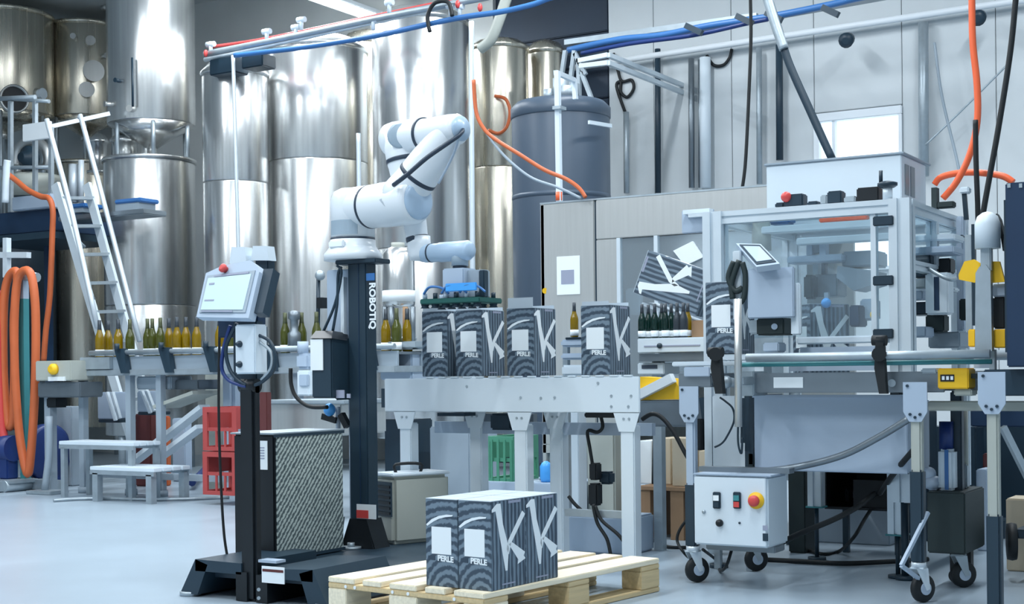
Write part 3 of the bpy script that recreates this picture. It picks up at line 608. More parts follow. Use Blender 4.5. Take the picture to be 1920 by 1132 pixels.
for i, (px, py, k) in enumerate(lst):
    y = by + .12 + (.06 if i % 3 == 1 else 0) + .05 * (i % 2); q = P(px, 650, y=y)
    lb = ('%s bottle from the left in the row on the conveyor, %s glass' % (nth[i], 'amber' if k == 'a' else 'olive')) if i < 11 else \
         {11: 'amber bottle behind the cables left of the white button box', 12: 'olive bottle just behind the white button box', 13: 'olive bottle right of the tablet post', 14: 'olive bottle alone on the conveyor between post and column', 15: 'olive bottle left of the column controller',
          16: 'olive bottle hard behind the black column controller', 17: 'amber bottle hard right of the robot column', 18: 'olive bottle right of the robot column', 19: 'amber bottle second from the column on its right side'}[i]
    if k not in bp: t = bp[k] = bottle('wine_bottle', lb, M_bamber if k == 'a' else M_bolive, M_foil if k == 'a' else M_foilg, (q.x, y, zt), 'bottles on the left conveyor')
    else: t = copy_tree(bp[k])
    t.location = (q.x, y, zt); tag(t, lb, 'bottle', 'bottles on the left conveyor'); t.rotation_euler.z = i * .7
# things on and behind the conveyor near the column
tag(MB().lathe(P(552, 650, y=by + .1), [(.05, 0), (.05, .1), (.03, .12), (.03, .2), (.045, .21), (.045, .26), (.02, .27)], 18).build('round_sensor', M_steel_dk), 'round grey sensor on the conveyor between the olive bottles', 'sensor')
ss = thing('sensor_stand', 'slim dark sensor stand left of the robot column top', 'stand', P(598, 660, y=by + .4))
MB().cyl(P(596, 655, y=by + .4), P(597, 520, y=by + .4), .016, n=8).build('rod', M_slate, ss)
MB().ball(P(600, 516, y=by + .38), .04).build('head', M_galv, ss); MB().bx(P(598, 560, y=by + .36).x, P(608, 560, y=by + .36).x, by + .33, by + .4, zat(600, 578, by + .36), zat(600, 558, by + .36)).build('sensor_block', M_black, ss)
rv = thing('filling_valve_unit', 'white valve unit with pressure bottles just left of the black column controller', 'valve', P(565, 745, y=7.9))
B(556, 580, 694, 742, 7.9, .15, .01).build('valve_box', M_white, rv); B(560, 576, 702, 724, 7.88, .03, .005).build('dial', M_panel, rv); B(553, 578, 662, 692, 7.95, .12, .02).build('upper_block', M_panel, rv)
MB().cyl(P(568, 662, y=8.0), P(568, 640, y=8.0), .04).build('cap', M_panel, rv)
# glass column machine right of the robot column
cm = thing('rinser_column', 'chrome and glass rinser cylinder standing right behind the robot column', 'rinser', P(750, 700, y=8.6))
c0 = P(748, 590, y=8.6)
MB().lathe((c0.x, 8.6, 0), [(.115, zat(748, 575, 8.6)), (.12, zat(748, 570, 8.6)), (.12, zat(748, 478, 8.6)), (.09, zat(748, 466, 8.6)), (.04, zat(748, 462, 8.6))], 32).build('drum', M_tank, cm)
MB().lathe((c0.x, 8.6, 0), [(.1215, zat(748, 566, 8.6)), (.1215, zat(748, 545, 8.6))], 32).build('label_band', M_paper, cm)
MB().lathe((c0.x, 8.6, 0), [(.11, zat(748, 640, 8.6)), (.13, zat(748, 632, 8.6)), (.13, zat(748, 638, 8.6))], 32).build('base_ring', M_galv, cm)
for px in (722, 734, 760, 774): MB().cyl(P(px, 640, y=8.5), P(px, 575, y=8.5), .02, n=8).build('post', M_steel_dk if px != 760 else M_cardd, cm)
B(716, 780, 640, 652, 8.4, .4, .005).build('table', M_galv, cm); B(712, 772, 660, 712, 8.45, .4, .01).build('base_cover', M_panel, cm)
MB().cyl(P(746, 466, y=8.6), P(746, 455, y=8.6), .05).build('top_cap', M_cream, cm)
# red crates
def crate(name, label, m, px0, px1, py0, py1, y, dep, group, rows=2):
    x0, x1, z0, z1 = rect(px0, px1, py0, py1, y); z0 = max(z0, .002)
    t = thing(name, label, 'crate', ((x0 + x1) / 2, y + dep / 2, z0), 0, group)
    w = (x1 - x0) * .13; h = (z1 - z0)
    b = MB()
    for yy in (y, y + dep - .02):
        b.bx(x0, x1, yy, yy + .02, z0, z0 + h * .09).bx(x0, x1, yy, yy + .02, z1 - h * .12, z1).bx(x0, x0 + w, yy, yy + .02, z0 + h * .09, z1 - h * .12).bx(x1 - w, x1, yy, yy + .02, z0 + h * .09, z1 - h * .12)
    for xx in (x0, x1 - .02): b.bx(xx, xx + .02, y + .02, y + dep - .02, z0 + h * .5, z1).bx(xx, xx + .02, y + .02, y + dep - .02, z0, z0 + h * .1)
    b.bx(x0 + .02, x1 - .02, y + .02, y + dep - .02, z0, z0 + .015)
    b.build('shell', m, t)
    MB().bx(x0 + w, x1 - w, y + .004, y + .018, z0 + h * .45, z0 + h * .53).build('front_bar', m, t)
    for k in (.36, .62): MB().bx(x0 + (x1 - x0) * k, x0 + (x1 - x0) * (k + .05), y + .005, y + .016, z0 + h * .09, z0 + h * .46).build('front_rib', m, t)
    return t
crate('bottle_crate', 'upper red plastic bottle crate left of the black tablet post', M_crate, 380, 443, 763, 845, 7.9, .3, 'red crates')
crate('bottle_crate', 'lower red plastic bottle crate standing on the floor', M_crate, 380, 443, 847, 928, 7.9, .3, 'red crates')
tag(BF(383, 425, 690, 8.9, .3, .01).build('cream_cabinet', M_cream), 'cream cabinet behind the red crates', 'cabinet')
tag(BF(413, 436, 700, 8.6, .15, .03).build('white_funnel', M_panel), 'pale rounded canister above the red crates', 'canister')
# grey box behind the filter cabinet
gb = thing('steel_trough', 'pale steel trough box behind the top of the filter cabinet', 'trough', P(560, 815, y=7.4))
B(486, 640, 756, 815, 7.4, .5, .01).build('body', M_steel, gb); B(480, 646, 750, 757, 7.36, .58, .005).build('rim', M_galv, gb)
MB().bar(P(492, 815, y=7.5), Vector((P(492, 815, y=7.5).x, 7.5, .001)), .05).bar(P(632, 815, y=7.5), Vector((P(632, 815, y=7.5).x, 7.5, .001)), .05).build('leg', M_galv, gb)
tag(BF(486, 500, 735, 7.2, .05, .005).build('maroon_post_box', M_red_box), 'dark maroon box right beside the tablet post', 'box')
for i, (pts, r, lb) in enumerate((([(100, 938), (180, 934), (300, 936), (430, 932)], .012, 'thin floor cable in front of the low step platform'), ([(360, 905), (374, 890), (384, 880)], .03, 'short blue grey hose end at the red crates'))):
    tag(MB().tube([P(p[0], p[1], z=.014 if i == 0 else .06) for p in pts], r, 8).build('floor_hose', M_galv if i == 0 else M_dblue), lb, 'hose')

# ------------------------------------------------------------------ robot palletiser
pz = .11
rb = thing('palletiser_base', 'black steel palletiser base with fork pockets, column and tablet post', 'robot base', (-4.05, 5.1, 0))
MB().bx(-4.40, -3.62, 4.62, 5.95, pz - .03, pz, .006).build('deck', M_slate, rb)
for x in (-4.40, -3.68): MB().bx(x, x + .06, 4.62, 5.95, .001, pz - .03).build('side_skid', M_black, rb)
# front fork beam: two channel wings
fy = 4.55
def wing(pxs):
    a = [P(px, py, y=fy) for px, py in pxs]; return a
for (ptop, pin) in (([(338, 1112), (366, 1048), (452, 1056), (452, 1118)], None), ([(490, 1124), (490, 1066), (586, 1068), (614, 1126)], None)):
    q = [P(px, py, y=fy) for px, py in ptop]
    zt_ = max(q[1].z, q[2].z); left = ptop[0][0] < 400
    MB().prism([q[1], q[2], Vector((q[2].x, fy, zt_ - .05)), Vector((q[1].x, fy, zt_ - .05))], (0, .5, 0)).build('fork_beam', M_slate, rb)
    oe = (q[0], q[1]) if left else (q[3], q[2])
    e0 = Vector((oe[0].x, fy, .012)); e1 = oe[1].copy()
    MB().prism([e0, e1, e1 + Vector((.07 if left else -.07, 0, -.02)), Vector((e0.x + (.1 if left else -.1), fy, .012))], (0, .5, 0)).build('end_bracket', M_slate, rb)
    ix = q[2].x if left else q[1].x
    MB().bx(ix - .03, ix + .03, fy, fy + .5, .002, zt_ - .04).build('inner_bracket', M_black, rb)
    MB().bx(min(e0.x, ix), max(e0.x, ix), fy + .42, fy + .44, .01, zt_ - .05).build('pocket_back', M_black, rb)
    MB().cyl((e0.x + (.03 if left else -.03), fy + .03, .001), (e0.x + (.03 if left else -.03), fy + .03, .02), .045).build('levelling_foot', M_galv, rb)
MB().bar(P(350, 1108, y=fy + .02), P(446, 1100, y=fy + .35), .012).build('tie_rod', M_galv, rb)
fl = MB().bx(P(492, 1080, y=fy).x, P(534, 1080, y=fy).x, fy - .004, fy, zat(512, 1093, fy), zat(512, 1062, fy)).build('warning_label', M_paper, rb, label='white warning label')
MB().bx(P(492, 1080, y=fy).x + .004, P(534, 1080, y=fy).x - .004, fy - .005, fy - .004, zat(512, 1072, fy), zat(512, 1067, fy)).build('label_stripe', M_red_box, fl)
MB().bx(P(478, 1050, y=fy).x, P(512, 1050, y=fy).x, fy + .02, fy + .08, zat(494, 1056, fy), zat(494, 1051, fy)).build('bright_strip', M_panel, rb)
# tablet post
py0 = 4.56
a = P(466, 1125, y=py0); pxw = .045
tz = zat(466, 718, py0)
MB().bx(a.x - pxw, a.x + pxw - .006, py0, py0 + .05, .001, tz, .012).build('tablet_post', M_black, rb)
MB().cyl((a.x - pxw, py0 + .025, tz - .012), (a.x + pxw - .006, py0 + .025, tz - .012), .03).build('post_cap', M_black, rb)
for py in (1105, 1121): MB().cyl(P(485, py, y=fy), P(485, py, y=fy - .006) , .008, n=8).build('bolt', M_galv, rb)
# column
cx0, cx1, cy0 = -4.262, -4.152, 5.55
czt = zat(686, 492, cy0)
col = MB().bx(cx0, cx1, cy0, cy0 + .085, pz, czt, .005).build('column', M_slate, rb)
MB().bx(cx1 - .045, cx1 - .043, cy0 - .003, cy0 + .001, pz, czt).build('column_groove', M_navy, col)
MB().bx(cx0 - .05, cx0, cy0 + .06, cy0 + .09, pz, czt - .2, .003).build('column_spine', M_panel, rb)
# column foot gussets
for x0, x1 in ((cx0 + .015, cx1 + .05),):
    MB().prism([(cx0 - .035, cy0 - .03, pz), (cx0 + .005, cy0 - .01, pz + .14), (cx1, cy0 - .01, pz + .14), (cx1 + .05, cy0 - .03, pz)], (0, .03, 0)).prism([(cx1, cy0 - .02, pz + .14), (cx1 + .05, cy0 - .02, pz), (cx1 + .05, cy0 + .1, pz), (cx1, cy0 + .1, pz + .14)], (.004, 0, 0)).build('gusset', M_black, rb)
MB().cyl((cx1 - .06, cy0 - .06, pz), (cx1 - .06, cy0 - .06, pz + .012), .05).cyl((cx1 - .06, cy0 - .06, pz + .012), (cx1 - .06, cy0 - .06, pz + .03), .018).build('anchor_bolt', M_galv, rb)
MB().bar((cx0 - .04, cy0 - .03, pz), (cx0 - .015, cy0 - .03, pz + .15), .008).build('gusset_edge', M_galv, rb)
ws = MB().bx(P(672, 957, y=cy0).x, P(708, 957, y=cy0).x, cy0 - .014, cy0 - .011, zat(690, 972, cy0), zat(690, 945, cy0)).build('warning_sticker', M_paper, rb, label='red and white warning sticker')
MB().bx(P(672, 957, y=cy0).x, P(694, 957, y=cy0).x, cy0 - .016, cy0 - .014, zat(690, 971, cy0), zat(690, 956, cy0)).build('red_field', M_red, ws)
tx = P(700, 570, y=cy0)
text_obj('lettering', 'ROBOTIQ', .05, frame((tx.x - .005, cy0 - .002, zat(700, 573, cy0)), (0, 0, -1), (1, 0, 0)), M_paper, rb, False, .0018)
MB().bx(P(687, 525, y=cy0).x, P(703, 525, y=cy0).x, cy0 - .003, cy0, zat(695, 526, cy0), zat(695, 512, cy0), .001).build('logo_square', M_blue, rb)
# pale cable carriage on the left flank of the column
MB().bx(P(612, 570, y=5.6).x, cx0 + .002, 5.6, 5.66, zat(640, 648, 5.6), zat(640, 505, 5.6), .006).build('carriage_plate', M_panel, rb)
MB().bx(P(642, 570, y=5.59).x, P(648, 570, y=5.59).x, 5.575, 5.6, zat(640, 640, 5.6), zat(640, 520, 5.6)).build('carriage_rail', M_white, rb)
MB().bx(P(628, 500, y=5.53).x, P(704, 500, y=5.53).x, 5.53, 5.655, czt - .004, czt + .018, .004).build('mount_plate', M_slate, rb)
for p in ([(632, 498), (640, 512), (628, 570), (606, 622)], [(640, 500), (634, 515), (632, 570), (624, 620)]): MB().tube(L(p, 5.52), .007, 6).build('cable', M_slate, rb)
# black controller on the column
cbx = thing('column_controller', 'black controller box with white label mounted beside the robot column', 'controller', P(620, 750, y=5.5))
MB().bx(P(584, 690, y=5.42).x, P(622, 690, y=5.42).x, 5.42, 5.72, zat(600, 746, 5.42), zat(600, 634, 5.42), .006).build('housing', M_slate, cbx)
MB().bx(P(622, 690, y=5.44).x, cx0 - .002, 5.46, 5.66, zat(640, 750, 5.46), zat(640, 636, 5.46), .006).build('housing_side', M_slate, cbx)
MB().prism([P(581, 634, y=5.41), P(592, 620, y=5.5), P(624, 620, y=5.5), P(622, 634, y=5.41)], (0, .12, -.01)).build('lid', M_black, cbx)
B(582, 605, 636, 694, 5.414, .005).build('white_label', M_paper, cbx); B(630, 645, 731, 746, 5.452, .006).build('name_plate', M_print, cbx); B(650, 656, 738, 746, 5.452, .006).build('socket', M_print, cbx)
cg = thing('cable_gland_block', 'small bright blue fitting with black plugs under the column controller', 'fitting', P(618, 800, y=5.56))
MB().ball(P(618, 768, y=5.56), .03, (1, 1, 1.1)).build('blue_fitting', M_bluel, cg); MB().bar(P(606, 780, y=5.57), P(632, 788, y=5.57), .03).bar(P(640, 776, y=5.57), P(652, 800, y=5.57), .03).split('black_plug', M_black, cg)
MB().cyl(P(634, 762, y=5.58), P(634, 815, y=5.58), .012, n=8).build('pipe', M_panel, cg)
line('controller_cable', [(545, 690), (546, 720), (556, 745), (580, 762), (614, 763)], .01, M_rubber, 5.5, 'black cable looping from the controller to the blue fitting', 'cable')
# cobot arm
ra = thing('robot_arm', 'white six axis robot arm folded over the column with a black cable', 'robot arm', P(662, 488, y=5.6))
def pt(px, py, y): return P(px, py, y=y)
bc_ = Vector((P(662, 488, y=5.6).x, 5.6, czt + .018))
MB().lathe(bc_, [(.142, 0), (.142, .03), (.125, .05), (.112, .07), (.110, .1)], 40).build('base_flange', M_robot, ra)
MB().bx(bc_.x - .055, bc_.x + .035, 5.6 - .126, 5.6 - .1, bc_.z + .055, bc_.z + .09, .006).build('name_badge', M_paper, ra)
J1 = MB().lathe(bc_ + Vector((0, 0, .1)), [(.108, 0), (.108, .17), (.104, .205), (.09, .235), (.06, .25), (.02, .254)], 40).build('shoulder_housing', M_robot, ra)
MB().cyl(bc_ + Vector((0, 0, .098)), bc_ + Vector((0, 0, .11)), .1095, n=40).build('joint_ring', M_ring, J1)
MB().prism([bc_ + Vector((.108 * sin(t) * 1.012, -.108 * cos(t) * 1.012, .12)) for t in [radians(v) for v in range(-35, 56, 7)]] + [bc_ + Vector((.1 * sin(t), -.1 * cos(t), .12)) for t in [radians(v) for v in range(55, -36, -7)]], (0, 0, .07)).build('grey_patch', M_robot_g, J1, label='grey front painted as shade')  # shade on the white shoulder put into the colour of this grey front
# shoulder axis: horizontal, right and towards the viewer
ax = Vector((cos(radians(8)), -sin(radians(8)), 0))
ax = (r_ * cos(radians(42)) - d_ * sin(radians(42))).normalized()
S0 = P(668, 391, y=5.6); S1 = S0 + ax * .33
J2 = MB().lathe(S0 - ax * .02, [(.03, -.09), (.08, -.07), (.1, -.03), (.105, .02), (.105, .2), (.108, .22), (.108, .42), (.1, .445), (.088, .453)], 40, ax).build('shoulder_joint', M_robot, ra)
MB().cyl(S0 + ax * .1, S0 + ax * .114, .1065, n=40).build('joint_ring', M_ring, J2)
MB().lathe(S0 - ax * .02, [(.0, .45), (.09, .451), (.09, .458), (.075, .47), (.0, .474)], 36, ax).build('joint_cap', M_robot_b, J2, label='pale blue round cap')
upc = S0 + ax * .3
E1 = P(846, 244, y=upc.y); E1.z = E1.z
dirU = (E1 - upc).normalized()
ua = MB().lathe(upc, [(.108, -.02), (.106, .06), (.096, .14), (.095, .18), (.09, .26), (.078, .36), (.07, (E1 - upc).length), (.05, (E1 - upc).length + .05), (.0, (E1 - upc).length + .06)], 36, dirU).build('upper_arm', M_robot, ra)
MB().lathe(upc, [(.0965, .155), (.0975, .16), (.0975, .17), (.0955, .175)], 36, dirU).build('joint_ring', M_ring, ua)
E0 = E1 - ax * .34
EJ = MB().lathe(E1, [(.055, .06), (.07, .045), (.074, .0), (.074, -.16), (.082, -.2), (.086, -.37), (.08, -.41), (.05, -.44), (.0, -.445)][::-1], 36, ax).build('elbow_joint', M_robot, ra)
MB().cyl(E1 - ax * .17, E1 - ax * .184, .0815, n=36).build('joint_ring', M_ring, EJ)
MB().lathe(E1, [(.0, .058), (.058, .06), (.058, .068), (.0, .078)], 30, ax).build('joint_cap', M_robot_b, EJ)
W0 = P(786, 470, y=E0.y + .02)
fc = E1 - ax * .335
dF = (W0 - fc).normalized(); lF = (W0 - fc).length
fa = MB().lathe(fc, [(.088, -.04), (.088, .1), (.082, .14), (.078, .2), (.062, .34), (.052, lF - .06), (.05, lF - .02)], 36, dF).build('forearm', M_robot, ra)
MB().lathe(fc, [(.0885, .095), (.0895, .1), (.0895, .11), (.0885, .115)], 36, dF).build('joint_ring', M_ring, fa)
cvp = fc - ax.cross(z_) * .0
MB().lathe(fc - d_ * .086, [(.06, 0), (.06, .006), (.05, .012), (.0, .014)], 30, -d_).build('grey_patch', M_robot_g, fa, label='grey forearm cover')
MB().lathe(W0, [(.053, -.07), (.055, -.065), (.055, -.05), (.052, -.045)], 30, dF).build('joint_ring', M_ring, fa)
W1 = P(868, 490, y=W0.y - .02)
wd_ = (W1 - W0); wd_.z = 0; lw_ = wd_.length; wd_.normalize()
MB().lathe(W0 + Vector((0, 0, .03)), [(.054, .04), (.056, 0), (.055, -.05), (.045, -.075), (.0, -.08)][::-1], 30).build('wrist_housing', M_robot, ra)
WJ = MB().lathe(W0 + wd_ * .02 - z_ * .015, [(.04, 0), (.044, .02), (.044, .1), (.047, .11), (.047, lw_ + .01), (.035, lw_ + .03), (0, lw_ + .032)], 30, wd_).build('wrist_joint', M_robot_b, ra, label='pale blue wrist joint')
MB().cyl(W0 + wd_ * .07 - z_ * .015, W0 + wd_ * .078 - z_ * .015, .0455, n=30).build('joint_ring', M_ring, WJ)
tl = W0 + wd_ * (lw_ * .93) - z_ * .015
MB().cyl(tl, tl - z_ * .07, .04, n=24).build('tool_flange', M_robot_g, ra)
MB().cyl(tl - z_ * .068, tl - z_ * .085, .034, n=24).build('joint_ring', M_ring, ra)
MB().tube([pt(738, 347, upc.y - .13), pt(765, 326, upc.y - .16), pt(800, 296, upc.y - .14), pt(840, 268, upc.y - .1), pt(862, 252, upc.y - .05), pt(866, 240, upc.y + .0), pt(846, 222, upc.y + .05), pt(820, 226, upc.y + .1)], .011, 8).build('dress_cable', M_ring, ra)
MB().tube([pt(862, 250, upc.y - .04), pt(850, 290, upc.y - .02), pt(822, 344, upc.y - .03)], .006, 6).build('dress_strap', M_panel, ra)
# gripper
gy = W0.y - .02
gr = MB().bx(tl.x - .16, tl.x + .17, gy - .1, gy + .1, zat(866, 570, gy), zat(866, 560, gy), .004).build('gripper_plate', mat('gripper_green', (30, 84, 80), .45), ra, label='dark green gripper plate')
MB().bx(tl.x - .06, tl.x + .06, gy - .06, gy + .06, zat(866, 560, gy), tl.z - .084, .006).build('gripper_body', M_panel, ra)
MB().bx(tl.x + .05, tl.x + .15, gy - .03, gy + .03, zat(866, 560, gy), zat(866, 508, gy), .006).build('valve_terminal', M_grey, ra); MB().bx(tl.x + .135, tl.x + .165, gy - .05, gy - .01, zat(866, 560, gy), zat(866, 510, gy), .004).build('valve_end', M_slate, ra)
for i in range(6):
    x = tl.x - .15 + i * .058
    for yy in (gy - .07, gy + .07):
        MB().lathe((x, yy, zat(866, 577, gy)), [(.022, 0), (.016, .008), (.02, .016), (.012, .024)], 12).build('suction_cup', M_slate, gr)
        MB().cyl((x, yy, zat(866, 560, gy)), (x, yy, zat(866, 549, gy)), .011, n=10).build('cup_fitting', M_slate if i % 2 else M_panel, gr)
for k in range(3): MB().tube([Vector((tl.x - .15 + k * .1, gy - .08, zat(866, 550, gy))), Vector((tl.x - .11 + k * .1, gy - .09, zat(866, 538, gy))), Vector((tl.x - .05 + k * .1, gy - .085, zat(866, 540, gy))), Vector((tl.x - .01 + k * .1, gy - .08, zat(866, 551, gy)))], .006, 6).build('blue_air_tube', M_blue, ra)
MB().bx(tl.x - .02, tl.x + .15, gy - .095, gy - .085, zat(866, 548, gy), zat(866, 533, gy), .003).build('blue_manifold', M_bluel, ra)
# tablet pendant, bracket and button box on the post
tb = thing('tablet_pendant', 'pale tilted robot tablet with lit screen and red stop button', 'tablet', P(430, 600, y=4.6))
def quad3(y0): return [P(386, 512, y=y0 + .06), P(486, 500, y=y0 + .03), P(466, 596, y=y0 - .06), P(368, 594, y=y0 - .02)]
Q = quad3(4.55); ex = (Q[1] - Q[0]).normalized(); ey = ((Q[0] + Q[1]) / 2 - (Q[2] + Q[3]) / 2).normalized(); nz_ = ex.cross(ey).normalized()
def inq(u, v, lift=0): return (Q[3].lerp(Q[2], u)).lerp(Q[0].lerp(Q[1], u), v) + nz_ * lift
MB().prism([inq(0, 0), inq(1, 0), inq(1.02, .9), inq(.95, 1.04), inq(.80, 1.16), inq(.3, 1.13), inq(.0, 1.0)], -nz_ * .04).build('housing', M_panel, tb)
MB().prism([inq(.05, .09, .004), inq(.93, .1, .004), inq(.95, .93, .004), inq(.05, .93, .004)], -nz_ * .006).build('bezel', M_grey, tb)
MB().prism([inq(.08, .15, .007), inq(.88, .15, .007), inq(.9, .86, .007), inq(.09, .86, .007)], -nz_ * .004).build('screen', M_screen, tb)
for u0, u1, v0, v1 in ((.2, .85, .87, .91), (.14, .24, .7, .74), (.12, .3, .34, .37), (.1, .7, .1, .13)): MB().prism([inq(u0, v0, .0085), inq(u1, v0, .0085), inq(u1, v1, .0085), inq(u0, v1, .0085)], -nz_ * .002).build('screen_icon', M_print, tb)
MB().lathe(inq(.38, 1.02, 0), [(.014, 0), (.014, .012), (.019, .014), (.019, .024), (.01, .03)], 18, nz_).build('stop_button', M_red, tb, label='red stop button')
MB().bar(inq(1.05, .15, -.05), inq(1.08, 1.0, -.05), .05, .05).build('side_grip', M_slate, tb)
for px0, px1, py0, py1, dy in ((430, 462, 463, 494, .12), (470, 504, 461, 488, .14)):
    q = [P(px0 + 4, py0, y=4.6 + dy), P(px1 - 4, py0, y=4.6 + dy), P(px1, py1, y=4.6 + dy), P(px0, py1, y=4.6 + dy)]
    MB().prism(q, (0, .05, 0)).build('hook', M_white, tb)
B(478, 502, 486, 520, 4.76, .05, .004).build('hook_block', M_slate, tb)
B(408, 482, 592, 632, 4.64, .06, .006).build('tablet_bracket', M_navy, rb); B(436, 480, 600, 722, 4.63, .05, .006).build('post_neck', M_slate, rb)
bb = thing('button_box', 'small white button box under the tablet on the black post', 'button box', P(460, 700, y=4.53))
B(440, 478, 608, 701, 4.53, .08, .006).build('housing', M_white, bb)
for py in (645, 683): MB().lathe(P(450, py, y=4.53), [(.014, 0), (.014, .006), (.009, .008), (.009, .018), (.0, .019)], 14, (0, -1, 0)).build('button', M_slate, bb)
B(474, 484, 612, 698, 4.56, .06).build('side_cover', M_slate, bb)
for nm, pts, m, r in (('cable_loop', [(432, 610), (420, 650), (416, 690), (428, 712), (450, 722), (462, 724)], M_dblue, .008), ('cable_loop', [(444, 606), (424, 650), (430, 690), (446, 712), (462, 722)], M_slate, .008), ('cable_loop', [(484, 628), (506, 640), (516, 668), (512, 695), (494, 714), (478, 722)], M_slate, .008), ('cable_loop', [(486, 640), (508, 660), (508, 690), (490, 712)], M_galv, .007)):
    tag(MB().tube(L(pts, 4.56), r, 6).build(nm, m), {.008: 'dark cable loop', .007: 'pale cable loop'}[r] + (' left' if pts[0][0] < 460 else ' right') + ' of the white button box, ' + ('blue sheathed outer one' if m is M_dblue else 'inner one' if pts[0][0] in (444, 486) else 'outer one'), 'cable', 'cables around the button box')
line('post_floor_cable', [(412, 610), (410, 760), (414, 900), (420, 1000), (428, 1052)], .006, M_rubber, 4.75, 'thin cable dropping left of the tablet post to the base', 'cable')
# filter cabinet on the base
fcab = thing('filter_cabinet', 'black cabinet with grey mesh filter side standing on the palletiser base', 'cabinet', (-4.3, 5.17, pz))
FX, FY0, FY1, FZ = -4.2, 4.92, 5.42, zat(520, 815, 4.92)
MB().bx(FX - .24, FX, FY0, FY1, pz + .001, FZ, .008).build('housing', M_black, fcab)
MB().bx(FX, FX + .006, FY0 + .012, FY1 - .012, pz + .02, FZ - .012).build('mesh_filter', M_grille, fcab)
for z0, z1, a, b in ((pz + .005, pz + .02, FY0, FY1), (FZ - .012, FZ + .001, FY0, FY1)): MB().bx(FX - .002, FX + .009, a, b, z0, z1).build('filter_frame', M_slate, fcab)
MB().bx(FX - .25, FX + .008, FY0 - .01, FY1 + .01, FZ, FZ + .008, .002).build('top_plate', M_galv, fcab)
lab = MB().bx(P(482, 850, y=FY0).x, P(502, 850, y=FY0).x, FY0 - .004, FY0, zat(492, 880, FY0), zat(492, 826, FY0)).build('data_sheet', M_paper, fcab, label='white data sheet')
for k in range(5): MB().bx(P(485, 850, y=FY0).x, P(497, 850, y=FY0).x, FY0 - .005, FY0 - .004, zat(492, 840 + k * 5, FY0), zat(492, 838 + k * 5, FY0)).build('print_line', M_print, lab)
# beige pump box behind the column
bq0 = P(738, 1000, y=5.70); bh = zat(738, 893, 5.70) - pz - .001
pbx_ = thing('pump_box', 'beige pump box with black top handle on the base behind the robot column', 'pump', (bq0.x, 5.70, pz + .001), radians(-22))
MB().bx(-.2, 0, 0, .34, 0, bh, .02).build('body', M_cream, pbx_, True)
MB().bx(-.202, .002, -.004, .342, bh - .004, bh + .012, .006).build('lid', M_white, pbx_, True)
MB().bx(-.17, -.012, -.006, .002, bh - .2, bh - .03).build('vent_grille', M_slate, pbx_, True)
for k in range(6): MB().bx(-.16, -.02, -.010, -.006, bh - .19 + k * .026, bh - .178 + k * .026).build('vent_slat', M_black, pbx_, True)
MB().tube([(-.1, .08, bh + .01), (-.1, .08, bh + .05), (-.06, .2, bh + .05), (-.06, .2, bh + .01)], .008, 8, sub=4).build('handle', M_black, pbx_, True)

# ------------------------------------------------------------------ pallet in front
pang = radians(-6.9)
pc = Vector((-3.571, 4.502, 0)) + Vector((cos(pang), sin(pang), 0)) * .4 + Vector((-sin(pang), cos(pang), 0)) * .6
pl = thing('wooden_pallet', 'light wooden pallet in the foreground carrying the printed cartons', 'pallet', pc, pang)
random.seed(3)
x = -.4
for w, g in ((.145, .0425), (.1, .0425), (.14, .0425), (.1, .0425), (.145, 0)):
    MB().bx(x, x + w, -.6, .6, .122, .144, .003).build('deck_board', M_wood, pl, True); x += w + g
for y in (-.6, -.0725, .455): MB().bx(-.4, .4, y, y + .145, .1, .1215, .003).build('stringer_board', M_wood2, pl, True)
for xx in (-.4, -.0725, .3):
    w = .1 if xx != -.0725 else .145
    MB().bx(xx, xx + w, -.6, .6, .001, .0225, .003).build('bottom_board', M_wood2, pl, True)
    for y in (-.6, -.0725, .455): MB().bx(xx, xx + w, y, y + .145, .0228, .0998, .003).build('block', M_wood2 if (xx + y) > 0 else M_wood, pl, True)
for u in (-.3, -.25, -.05, .03, .26): MB().cyl((u, -.601, .111), (u, -.6035, .111), .007, n=8).build('nail', M_paper, pl, True)

